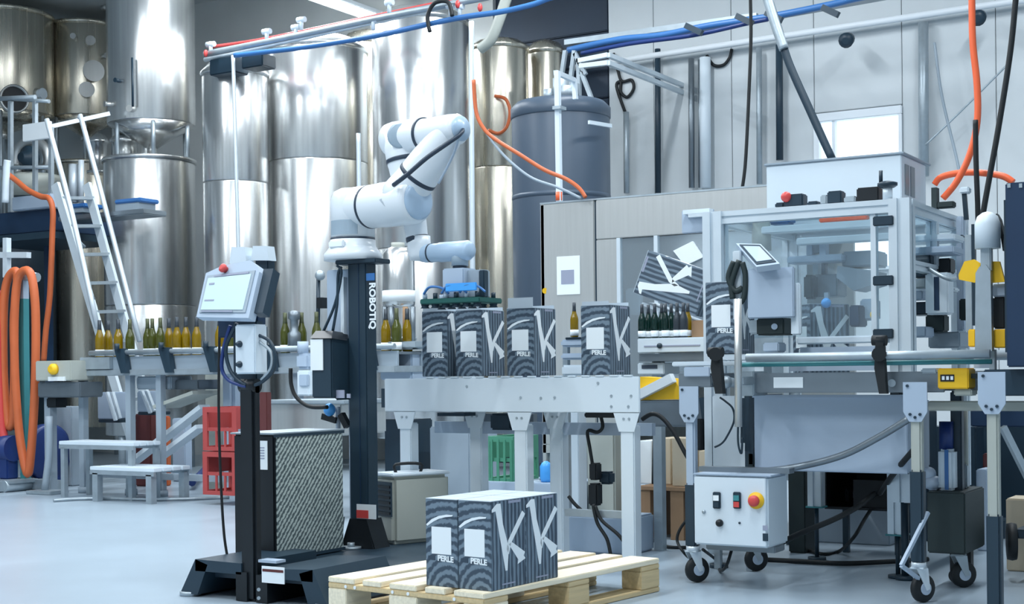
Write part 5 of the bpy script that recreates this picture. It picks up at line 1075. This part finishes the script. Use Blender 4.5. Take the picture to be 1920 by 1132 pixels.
MB().bx(P(1480, 690, y=6.2).x, P(1640, 690, y=6.2).x, 6.2, 6.24, zat(1560, 695, 6.2), zat(1560, 682, 6.2)).bx(P(1500, 655, y=6.25).x, P(1640, 655, y=6.25).x, 6.25, 6.29, zat(1560, 664, 6.25), zat(1560, 650, 6.25)).split('inner_guide', M_panel, dc)
B(1415, 1432, 680, 700, 6.1, .1).build('slide_block', M_white, dc)
def dleg(px, ptop, ymid, y, big=1.0, caster=True, foot=None):
    """leg with head plate, pale upper tube, dark lower sleeve"""
    q = P(px, ptop, y=y); x = q.x; w = .046 * big; zt_ = q.z
    pts = [(x - w, y - .03, zt_), (x + w, y - .03, zt_), (x + w, y - .03, zt_ - .12), (x + w * .5, y - .03, zt_ - .16), (x - w * .5, y - .03, zt_ - .16), (x - w, y - .03, zt_ - .12)]
    lg = MB().bx(x - .022, x + .022, y - .022, y + .022, zat(px, ymid, y) - .03, zt_ - .1, .008).build('leg', M_cream if px > 1500 else M_panel, dc)
    MB().prism(pts, (0, .008, 0)).build('head_plate', M_panel, lg)
    for dx, dz in ((-.02, -.13), (0, -.142), (.02, -.13), (-.03, -.015)): MB().cyl((x + dx, y - .03, zt_ + dz), (x + dx, y - .036, zt_ + dz), .006, n=8).build('bolt', M_slate, lg)
    MB().bx(x - .027, x + .027, y - .027, y + .027, .16 if caster else .002, zat(px, ymid, y), .008).build('lower_sleeve', M_slate, dc)
    return x
def caster(x, y, name, parent, rot=0., chrome=True):
    m = M_alu if chrome else M_galv
    t = MB().cyl((x, y, .145), (x, y, .165), .03, n=14).bx(x - .03, x + .03, y - .03, y + .03, .138, .146, .004)
    c_, s2 = cos(rot), sin(rot)
    def tr(a, b, z): return (x + a * c_ - b * s2, y + a * s2 + b * c_, z)
    for sd in (-.024, .024): t.prism([tr(-.028, sd, .14), tr(.028, sd, .14), tr(.018 + .02, sd, .055), tr(.0 + .02, sd, .05)], Vector(tr(0, .004, 0)) - Vector(tr(0, 0, 0)))
    o = t.build(name, m, parent)
    a, b = Vector(tr(.02, -.018, .058)), Vector(tr(.02, .018, .058)); ax_ = (b - a).normalized()
    MB().lathe(a, [(.03, 0), (.052, .003), (.057, .009), (.057, .027), (.052, .033), (.03, .036)], 26, ax_).build('wheel', M_rubber, o)
    MB().cyl(a - ax_ * .004, b + ax_ * .004, .026, n=18).build('hub', M_panel, o)
    return o
for px, pt_, pm, y, rot in ((1296, 724, 905, ry + .04, .9), (1719, 716, 880, ry - .06, 1.0)):
    x = dleg(px, pt_, pm, y, 1.0 if px < 1500 else 1.05); caster(x, y, 'caster', dc, rot)
for px, y, rot in ((1410, ry + .5, .8), (1797, ry + .42, .7)):
    x = P(px, 1000, y=y).x; MB().bx(x - .024, x + .024, y - .024, y + .024, .16, zb0, .006).build('rear_leg', M_slate, dc); caster(x, y, 'caster', dc, rot, False)
x3 = dleg(1862, 697, 963, ry - .25, 1.1, False)
zc = zat(1790, 757, ry + .1)
MB().bx(P(1742, 757, y=ry + .1).x, P(1925, 757, y=ry + .1).x, ry + .08, ry + .12, zc - .028, zc + .012, .004).build('cross_frame', M_cream, dc)
MB().bar(P(1880, 800, y=ry), P(1945, 930, y=ry + .1), .025).build('brace', M_galv, dc)
MB().bar(P(1740, 960, y=ry - .05), P(1690, 1060, y=ry - .2), .014).bar(P(1690, 1060, y=ry - .2), P(1722, 1084, y=ry - .08), .014).build('caster_brake_rod', M_panel, dc)
# yellow drive unit
yd = thing('drive_unit', 'yellow drive unit with black print between the two right conveyor heads', 'motor', P(1788, 735, y=ry))
B(1758, 1816, 690, 729, ry - .02, .12, .005).build('housing', M_yellow, yd)
B(1763, 1789, 702, 715, ry - .023, .003).build('print_field', M_black, yd)
for k in range(3): B(1766 + k * 8, 1771 + k * 8, 705, 712, ry - .026, .003).build('print_mark', M_paper, yd)
B(1726, 1757, 690, 700, ry - .01, .1, .006).build('clamp', M_galv, yd); B(1788, 1822, 729, 742, ry, .1, .005).build('bracket', M_cream, yd)
# upright guard post with yellow guards
gp_ = thing('guard_post', 'grey upright guard post with rounded head and yellow side guards', 'post', P(1846, 700, y=5.9))
q0, q1 = P(1828, 640, y=5.9), P(1862, 500, y=5.9)
MB().prism([P(1828, 658, y=5.9), P(1860, 658, y=5.9), P(1857, 508, y=5.9), P(1848, 496, y=5.9), P(1836, 500, y=5.9), P(1829, 512, y=5.9)], (0, .04, 0)).build('lower_plate', M_galv, gp_)
MB().bx(P(1840, 470, y=5.93).x, P(1860, 470, y=5.93).x, 5.91, 5.95, zat(1850, 510, 5.93), zat(1850, 455, 5.93), .005).build('upper_plate', M_galv, gp_)
MB().lathe(P(1852, 466, y=5.93), [(.05, 0), (.05, .1), (.04, .13), (.02, .145), (0, .15)], 22).build('rounded_head', M_white, gp_)
MB().prism([P(1868, 400, y=6.0), P(1874, 410, y=6.0), P(1882, 440, y=6.0), P(1880, 470, y=6.0), P(1874, 430, y=6.0), P(1862, 408, y=6.0)], (0, .05, 0)).build('black_hook', M_black, gp_)
MB().prism([P(1797, 515, y=5.95), P(1808, 490, y=5.95), P(1826, 486, y=5.95), P(1839, 494, y=5.95), P(1828, 530, y=5.95), P(1798, 524, y=5.95)], (0, .02, 0)).prism([P(1858, 490, y=5.95), P(1874, 490, y=5.95), P(1884, 528, y=5.95), P(1860, 530, y=5.95)], (0, .02, 0)).split('yellow_guard', M_yellow, gp_)
B(1815, 1829, 617, 650, 5.94, .06, .004).build('yellow_block', M_yellow, gp_); B(1862, 1886, 617, 652, 5.94, .06, .004).build('yellow_block', M_yellow, gp_); B(1860, 1886, 532, 556, 5.98, .06, .005).build('pale_bracket', M_panel, gp_); B(1862, 1884, 556, 616, 6.0, .06, .005).build('black_housing', M_black, gp_)
B(1822, 1828, 420, 610, 6.3, .03).build('slim_post', M_slate, gp_); B(1810, 1821, 440, 620, 6.35, .03).build('slim_post', M_galv, gp_)
B(1826, 1860, 670, 690, 5.95, .05).build('foot_block', M_panel, gp_); MB().bx(P(1856, 690, y=5.95).x, P(1866, 690, y=5.95).x, 5.94, 5.98, zat(1860, 756, 5.95), zat(1860, 655, 5.95)).build('foot_post', M_galv, gp_)
# navy cabinet at the right edge
nc = thing('navy_cabinet', 'tall navy machine cabinet cut by the right edge of the photo', 'cabinet', P(1930, 690, y=5.75))
x0 = P(1886, 500, y=5.75).x
MB().bx(x0, x0 + .6, 5.75, 6.3, zat(1900, 688, 5.75), zat(1900, 342, 5.75), .005).build('body', M_navy, nc)
MB().bx(x0 - .012, x0, 5.78, 6.3, zat(1900, 660, 5.75), zat(1900, 372, 5.75)).build('door_edge', M_slate, nc)
for px in (1892, 1914): MB().bx(P(px, 344, y=5.75).x - .006, P(px, 344, y=5.75).x + .006, 5.745, 5.75, zat(px, 352, 5.75), zat(px, 344, 5.75)).build('rivet', M_galv, nc)
MB().bx(x0 - .1, x0 + .6, 5.8, 6.25, zat(1900, 742, 5.8), zat(1900, 692, 5.8), .004).build('plinth', M_slate, nc)
for xx in (x0 + .25, x0 + .55): MB().bar((xx, 6.18, .001), (xx, 6.18, zat(1900, 742, 5.8)), .06).build('leg', M_slate, nc)
# operator terminal on a chrome pole
op = thing('operator_terminal', 'tilted operator tablet and pale panel on a chrome pole before the packing machine', 'terminal', P(1383, 760, y=6.2))
pq = P(1384, 600, y=5.72)
MB().cyl((P(1384, 760, y=5.72).x, 5.72, zat(1384, 800, 5.72)), (P(1384, 570, y=5.72).x, 5.72, zat(1384, 560, 5.72)), .016, n=14).build('pole', M_steel, op)
MB().bx(pq.x - .02, pq.x + .02, 5.72, ry + .03, zat(1384, 722, 5.72), zat(1384, 706, 5.72), .004).build('pole_clamp', M_galv, op)
B(1401, 1488, 502, 596, 6.05, .03, .005).build('pale_panel', M_panel, op); B(1482, 1500, 530, 628, 6.08, .03, .006).build('panel_return', M_white, op)
q = [P(1380, 456, y=6.12), P(1426, 457, y=6.12), P(1462, 494, y=5.98), P(1418, 500, y=5.98)]
nn = (q[1] - q[0]).cross(q[3] - q[0]).normalized(); nn = nn if nn.z > 0 else -nn
MB().prism(q, -nn * .03).build('tablet', M_panel, op)
cen = sum(q, Vector()) / 4
MB().prism([cen + (v - cen) * .84 + nn * .004 for v in q], -nn * .006).build('tablet_bezel', M_slate, op); MB().prism([cen + (v - cen) * .66 + nn * .006 for v in q], -nn * .004).build('tablet_screen', M_panel, op)
MB().bx(P(1375, 500, y=6.08).x, P(1390, 500, y=6.08).x, 6.07, 6.1, zat(1383, 600, 6.08), zat(1383, 470, 6.08), .004).build('mast', M_alu, op)
for pts in ([(1376, 490), (1366, 520), (1378, 545), (1392, 540)], [(1392, 492), (1398, 520), (1394, 560), (1380, 570)], [(1386, 488), (1372, 530), (1374, 560)]): MB().tube(L(pts, 6.05), .014, 6).build('cable_bundle', M_dgreen, op)
MB().bx(P(1420, 500, y=6.04).x, P(1432, 500, y=6.04).x, 6.02, 6.06, zat(1424, 506, 6.04), zat(1424, 490, 6.04)).build('tablet_neck', M_white, op)
# carton on the discharge conveyor, behind the pole
q = P(1331, 640, y=6.12); place((q.x + CW / 2 - .02, 6.12 + CD / 2, zat(1350, 663, 6.12)), 0, 'printed K carton on the discharge conveyor beside the chrome pole', 'printed cartons on machines')
tag(B(1328, 1410, 664, 669, 6.1, .28).build('carton_shelf', M_galv), 'thin steel shelf under the carton beside the chrome pole', 'shelf')
# control box hanging between the casters
cb_ = thing('control_box', 'white control box with yellow red emergency stop hung low under the conveyor', 'control box', P(1380, 1022, y=5.78))
bx0_, bx1_, bz0, bz1 = rect(1301, 1440, 892, 1024, 5.76)
MB().bx(bx0_, bx1_, 5.76, 6.0, bz0, bz1, .008).build('housing', M_white, cb_)
MB().bx(bx0_ + .006, bx1_ - .006, 5.752, 5.76, bz0 + .006, bz1 - .006, .003).build('door', M_white, cb_)
MB().bx(bx0_, bx1_ + .02, 5.75, 6.02, bz1, bz1 + .008, .003).build('rain_lid', M_panel, cb_)
yq = 5.752
def dial(px, py, prof, m, nm, lb=None): MB().lathe(P(px, py, y=yq), prof, 24, (0, -1, 0)).build(nm, m, cb_, label=lb)
dial(1418, 938, [(.036, 0), (.036, .006), (.0, .007)], M_yellow, 'stop_ring', 'yellow stop ring'); dial(1418, 938, [(.014, .006), (.014, .02), (.024, .024), (.024, .036), (.012, .042), (0, .043)], M_red, 'stop_button', 'red stop button')
for px, m1, m2 in ((1345, M_paper, M_slate), (1383, M_teal, M_red)):
    MB().bx(P(px - 7, 938, y=yq).x, P(px + 7, 938, y=yq).x, yq - .012, yq, zat(px, 953, yq), zat(px, 922, yq), .003).build('switch_plate', M_slate, cb_)
    MB().bx(P(px - 5, 938, y=yq).x, P(px + 5, 938, y=yq).x, yq - .018, yq - .012, zat(px, 938, yq), zat(px, 928, yq)).build('switch_key', m1, cb_); MB().bx(P(px - 5, 938, y=yq).x, P(px + 5, 938, y=yq).x, yq - .018, yq - .012, zat(px, 950, yq), zat(px, 940, yq)).build('switch_key', m2, cb_)
dial(1350, 980, [(.016, 0), (.016, .012), (.01, .02), (0, .021)], M_black, 'rotary_knob'); dial(1320, 959, [(.008, 0), (.008, .006), (0, .007)], M_galv, 'lock'); dial(1387, 980, [(.005, 0), (.005, .004), (0, .005)], M_slate, 'lock')
B(1430, 1440, 1000, 1014, yq - .002, .002).build('socket', M_slate, cb_); B(1430, 1439, 985, 994, yq - .002, .002).build('label_plate', M_print, cb_)
MB().bx(bx0_ - .02, bx1_ + .06, 5.86, 5.92, bz1 + .008, bz1 + .03).bx(bx0_ + .02, bx1_, 5.84, 5.96, bz0 - .03, bz0, .004).split('mount_rail', M_steel_dk, cb_)
# collecting hopper under the conveyor
hp = thing('collecting_hopper', 'large pale blue grey sheet hopper under the discharge conveyor', 'hopper', P(1560, 885, y=6.05))
hx0, hx1, hz0, hz1 = rect(1414, 1702, 740, 885, 6.0)
MB().bx(hx0, hx1, 6.0, 6.012, hz0, hz1, .004).bx(hx0, hx1, 6.33, 6.342, hz0 + .02, hz1 - .03).bx(hx0, hx0 + .012, 6.012, 6.33, hz0, hz1).bx(hx1 - .012, hx1, 6.012, 6.33, hz0, hz1 - .03).build('sheet_body', M_panel, hp)
MB().bx(hx0 - .004, hx1 + .004, 5.992, 6.0, hz1 - .012, hz1).bx(hx0, hx1, 6.012, 6.33, hz0, hz0 + .01).build('folded_rim', M_panel, hp)
wp = thing('white_side_panel', 'white narrow sheet panel left of the big hopper with hanging wires', 'panel', P(1368, 885, y=6.3))
B(1336, 1412, 742, 886, 6.36, .02, .003).build('sheet', M_white, wp)
MB().bar((P(1345, 886, y=6.37).x, 6.37, .001), (P(1345, 886, y=6.37).x, 6.37, zat(1345, 884, 6.37)), .03).bar((P(1405, 886, y=6.37).x, 6.37, .001), (P(1405, 886, y=6.37).x, 6.37, zat(1405, 884, 6.37)), .03).build('leg', M_galv, wp)
for pts in ([(1350, 745), (1360, 752), (1374, 766), (1376, 790), (1362, 820), (1352, 832), (1340, 838)], [(1384, 790), (1384, 830), (1390, 850), (1392, 820)]): tag(MB().tube(L(pts, 6.0), .005, 6).build('thin_wire', M_slate), 'thin wire hanging before the white side panel, ' + ('curved left one' if pts[0][0] < 1370 else 'short right one'), 'cable')
tb_ = thing('cable_trunking', 'dark cables and black foot right of the white side panel under the chrome pole', 'trunking', P(1405, 885, y=6.05))
for px, a, b in ((1394, 746, 830), (1402, 744, 845), (1410, 745, 870)): MB().bar(P(px, a, y=6.05), P(px, b, y=6.05), .02).build('cable_strip', M_slate, tb_)
B(1402, 1414, 848, 884, 6.04, .06, .006).build('black_foot', M_dgreen, tb_)
st_ = thing('slanted_strut', 'slim dark slanted strut right of the left caster leg', 'strut', P(1338, 885, y=6.45))
MB().bar(P(1318, 745, y=6.45), P(1338, 886, y=6.45), .03).build('bar', M_slate, st_); B(1304, 1316, 785, 844, 6.4, .06, .006).build('dark_box', M_black, st_)
# machine feet and dark box below the packing machine
for k, (px0, px1, py0, py1, yy, pf_) in enumerate(((1515, 1546, 866, 948, 6.9, 990), (1664, 1701, 870, 1000, 6.45, 1046))):
    t = thing('machine_leg', 'aluminium machine leg with levelling spindle, %s of the dark tray' % ('left' if k == 0 else 'right'), 'leg', P((px0 + px1) / 2, pf_, z=0))
    x0, x1, z0, z1 = rect(px0, px1, py0, py1, yy); z0 = max(z0, .05)
    MB().prof(((x0 + x1) / 2, yy, z0), ((x0 + x1) / 2, yy, .62), (x1 - x0) * .8).build('profile', M_alu, t); MB().bx(x0, x1, yy - .04, yy + .04, z0 - .008, z0).build('end_cap', M_teal, t)
    MB().cyl(((x0 + x1) / 2, yy, .012), ((x0 + x1) / 2, yy, z0), .011, n=8).cyl(((x0 + x1) / 2, yy, .001), ((x0 + x1) / 2, yy, .014), .045).build('spindle', M_slate, t)
dt = thing('dark_drip_tray', 'open dark tray box under the packing machine between the aluminium legs', 'tray', P(1600, 955, y=7.0))
x0, x1, z0, z1 = rect(1546, 1668, 884, 956, 7.0); z0 = max(z0, .02)
MB().bx(x0, x1, 7.0, 7.5, z0, z0 + .012).bx(x0, x1, 7.49, 7.5, z0 + .012, z1).bx(x0, x0 + .01, 7.0, 7.49, z0 + .012, z1).bx(x1 - .01, x1, 7.0, 7.49, z0 + .012, z1).bx(x0, x1, 7.0, 7.49, z1, z1 + .012).build('tray_box', M_black, dt)
B(1590, 1628, 920, 934, 7.4, .04).build('pale_plate', M_print, dt); B(1570, 1590, 915, 950, 7.3, .08, .01).build('dark_motor', M_slate, dt); B(1600, 1668, 900, 955, 7.02, .02).build('front_flap', M_black, dt)
for xx in (x0 + .03, x1 - .03): MB().bar((xx, 7.25, .001), (xx, 7.25, z0 + .004), .03).build('leg', M_slate, dt)
tag(MB().bx(P(1478, 960, y=7.1).x, P(1510, 960, y=7.1).x, 7.1, 7.3, .001, zat(1490, 870, 7.1), .006).build('green_grey_box', M_dgreen), 'dark box on the floor right of the white control box', 'box')
tag(MB().bx(P(1500, 990, y=7.6).x, P(1668, 990, y=7.6).x, 7.6, 7.9, .001, zat(1580, 950, 7.6), .006).build('pale_plinth', M_grey), 'grey plinth behind the dark tray', 'plinth')
# dark trolley
tr_ = thing('dark_trolley', 'dark green grey trolley box on casters right of the second conveyor leg', 'trolley', P(1776, 1050, y=6.05))
x0, x1, z0, z1 = rect(1738, 1810, 922, 1038, 6.15)
MB().bx(x0, x1, 6.15, 6.5, max(z0, .09), z1, .006).build('box', M_dgreen, tr_)
for xx in (x0 + .05, x1 - .06): MB().cyl((xx, 6.42, .03), (xx, 6.45, .03), .03).bx(xx - .02, xx + .02, 6.41, 6.46, .03, max(z0, .09) + .01).build('caster', M_black, tr_)
bl = thing('air_filter', 'white cylinder with blue stripe standing on the dark trolley', 'filter', P(1774, 920, y=6.2))
MB().bx(P(1758, 880, y=6.2).x, P(1789, 880, y=6.2).x, 6.2, 6.28, z1 + .001, zat(1774, 842, 6.2), .012).build('body', M_white, bl); B(1771, 1778, 843, 918, 6.196, .006).build('blue_stripe', M_blue, bl); MB().cyl(P(1774, 842, y=6.24), P(1774, 790, y=6.24), .03).build('blue_tube', M_dblue, bl)
pu = thing('small_pump', 'pale small pump fittings on the left of the dark trolley', 'pump', P(1752, 920, y=6.22))
MB().ball(P(1750, 905, y=6.24), .04, (1.2, 1, .8)).ball(P(1742, 888, y=6.24), .03).bx(P(1742, 915, y=6.22).x, P(1756, 915, y=6.22).x, 6.22, 6.28, z1 + .001, zat(1750, 908, 6.22)).build('body', M_panel, pu)
tp = thing('twin_tube', 'pair of pale vertical tubes behind the blue striped filter', 'tube', P(1803, 900, y=6.4))
for px in (1800, 1810): MB().cyl((P(px, 800, y=6.4).x, 6.4, z1 + .001), (P(px, 800, y=6.4).x, 6.4, zat(px, 758, 6.4)), .012, n=10).build('tube', M_cream, tp)
MB().bx(P(1797, 890, y=6.38).x, P(1814, 890, y=6.38).x, 6.37, 6.43, z1 + .001, zat(1806, 870, 6.38), .006).build('valve_block', M_galv, tp)
# shaded back things lower right
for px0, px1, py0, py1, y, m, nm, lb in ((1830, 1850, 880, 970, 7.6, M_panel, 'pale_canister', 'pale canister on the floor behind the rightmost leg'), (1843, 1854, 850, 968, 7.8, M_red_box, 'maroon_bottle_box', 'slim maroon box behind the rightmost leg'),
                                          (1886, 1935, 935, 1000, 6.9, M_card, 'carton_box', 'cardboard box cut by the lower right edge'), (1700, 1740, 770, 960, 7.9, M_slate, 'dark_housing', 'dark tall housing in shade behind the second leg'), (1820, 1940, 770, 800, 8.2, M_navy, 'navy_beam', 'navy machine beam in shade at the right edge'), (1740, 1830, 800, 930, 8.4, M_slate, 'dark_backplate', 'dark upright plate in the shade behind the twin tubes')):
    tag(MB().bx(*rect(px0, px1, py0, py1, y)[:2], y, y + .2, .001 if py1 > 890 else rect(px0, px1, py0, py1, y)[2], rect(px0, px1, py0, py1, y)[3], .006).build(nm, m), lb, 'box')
tag(BF(1812, 2010, 764, 8.75, .3, .01).build('shade_backdrop', M_slate), 'dark sheet added to stand for the shade at the lower right edge', 'machine')  # dark sheet added behind the machines in place of shade
for i, px in enumerate((1826, 1843, 1858)):
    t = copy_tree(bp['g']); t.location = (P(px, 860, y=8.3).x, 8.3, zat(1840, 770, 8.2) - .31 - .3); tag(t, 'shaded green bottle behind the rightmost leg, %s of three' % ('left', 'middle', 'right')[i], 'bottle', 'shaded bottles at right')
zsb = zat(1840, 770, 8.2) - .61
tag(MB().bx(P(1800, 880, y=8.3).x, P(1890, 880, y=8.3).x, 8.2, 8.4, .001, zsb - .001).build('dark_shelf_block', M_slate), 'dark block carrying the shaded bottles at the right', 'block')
sd_ = thing('small_dolly', 'small dark dolly with black wheel behind the rightmost conveyor leg', 'dolly', P(1897, 1050, y=6.6))
wq = P(1897, 1015, y=6.6)
MB().lathe(wq, [(.03, -.02), (.08, -.02), (.085, 0), (.08, .02), (.03, .02)], 22, (1, .3, 0)).build('wheel', M_rubber, sd_); MB().bx(wq.x + .02, wq.x + .3, 6.55, 6.85, wq.z + .02, wq.z + .06, .006).build('deck', M_slate, sd_)
# cardboard boxes and yellow sack left of the casters
cbq = [(1198, 1222, 826, 908, 7.5, M_paper, 'white carton left of the two cardboard boxes under the machines'), (1226, 1258, 822, 906, 7.5, M_card, 'left tan cardboard box standing on the low deck'), (1260, 1296, 822, 908, 7.4, M_card, 'right tan cardboard box standing on the low deck'), (1310, 1338, 845, 886, 7.4, M_card, 'tan cardboard box behind the slanted dark strut')]
for px0, px1, py0, py1, y, m, lb in cbq: tag(MB().bx(*rect(px0, px1, py0, py1, y)[:2], y, y + .25, zat(1250, 908, 7.5), zat((px0 + px1) / 2, py0, y), .004).build('cardboard_box', m), lb, 'box')
x0, x1 = P(1195, 912, y=7.35).x, P(1345, 912, y=7.35).x; zd = zat(1250, 908, 7.5) - .001
ldk = thing('low_deck', 'brown low wooden deck carrying the cardboard boxes', 'deck', ((x0 + x1) / 2, 7.55, 0))
for k in range(4): MB().bx(x0, x1, 7.34 + k * .11, 7.43 + k * .11, zd - .02, zd).build('deck_board', M_cardd, ldk)
for k in range(3): MB().bx(x0 + (x1 - x0 - .08) * k / 2, x0 + (x1 - x0 - .08) * k / 2 + .08, 7.35, 7.75, .001, zd - .021).build('block', M_cardd, ldk)
tag(MB().prism([P(1200, 706, y=6.5), P(1262, 710, y=6.5), P(1290, 748, y=6.5), P(1200, 750, y=6.5)], (0, .12, 0)).build('yellow_case', M_yellow), 'yellow case right of the white conveyor plate', 'case')
tag(MB().bar(P(1196, 742, y=6.475), P(1262, 708, y=6.475), .045, .045).build('pale_diagonal_strap', M_paper), 'pale diagonal bar across the yellow case', 'bar')
tag(B(1196, 1290, 751, 800, 6.48, .3, .01).build('grey_machine_base', M_steel_dk), 'grey machine base under the yellow case', 'base')
for pts, y, lb, r in (([(1204, 786), (1222, 776), (1240, 782), (1262, 808), (1284, 848), (1296, 868)], 6.2, 'black cable arching left of the left caster leg', .011), ([(1225, 780), (1228, 800), (1226, 907)], 7.36, 'dark straight cable before the cardboard boxes', .014)):
    tag(MB().tube(L(pts, y), r, 8).build('black_cable', M_rubber), lb, 'cable')
# floor cables on the right
def fcab_(pts, r, lb, m=M_rubber): tag(MB().tube([P(a, b, z=r + .002) if len(q) == 2 else P(a, b, y=q[2]) for q in pts for a, b in (q[:2],)], r, 8).build('floor_cable', m), lb, 'cable')
fcab_([(1415, 1048), (1500, 1052), (1580, 1056), (1660, 1053), (1740, 1048)], .012, 'black cable lying across the floor between the casters')
fcab_([(1430, 1034, 5.95), (1500, 1000, 6.2), (1560, 975, 6.5), (1604, 952, 6.8), (1640, 925, 7.0)], .014, 'thick black cable rising from the control box to the dark tray')
fcab_([(1500, 1026), (1540, 1038), (1572, 1034), (1600, 1008, 6.7), (1620, 975, 6.85), (1632, 956, 6.98)], .009, 'thin black cable looping on the floor before the dark tray')
fcab_([(1706, 784, 5.8), (1650, 818, 5.85), (1580, 853, 5.9), (1500, 874, 5.94), (1420, 884, 5.9), (1360, 884, 5.9)], .015, 'grey cable swagging across the pale hopper', M_steel_dk)
fcab_([(1716, 840, 5.9), (1690, 870, 6.0), (1668, 898, 6.3), (1650, 925, 6.9)], .013, 'black cable running down beside the second leg to the dark tray')
fcab_([(1225, 1012), (1250, 1024), (1280, 1026), (1300, 1024)], .009, 'thin cable on the floor left of the control box')
fcab_([(1300, 960, 5.95), (1276, 990, 5.95), (1270, 1015, 5.95), (1286, 1040, 5.95), (1300, 1050)], .007, 'thin looping cable hugging the left caster leg')
fcab_([(1318, 1030, 5.9), (1345, 1052), (1350, 1070), (1362, 1060, 5.9), (1372, 1030, 5.9)], .007, 'thin cable hanging below the control box')

# ------------------------------------------------------------------ loose structure
struct(MB().bx(-20.2, -20, -7, WY + .4, 0, CEIL).build('wall_left', M_wall))
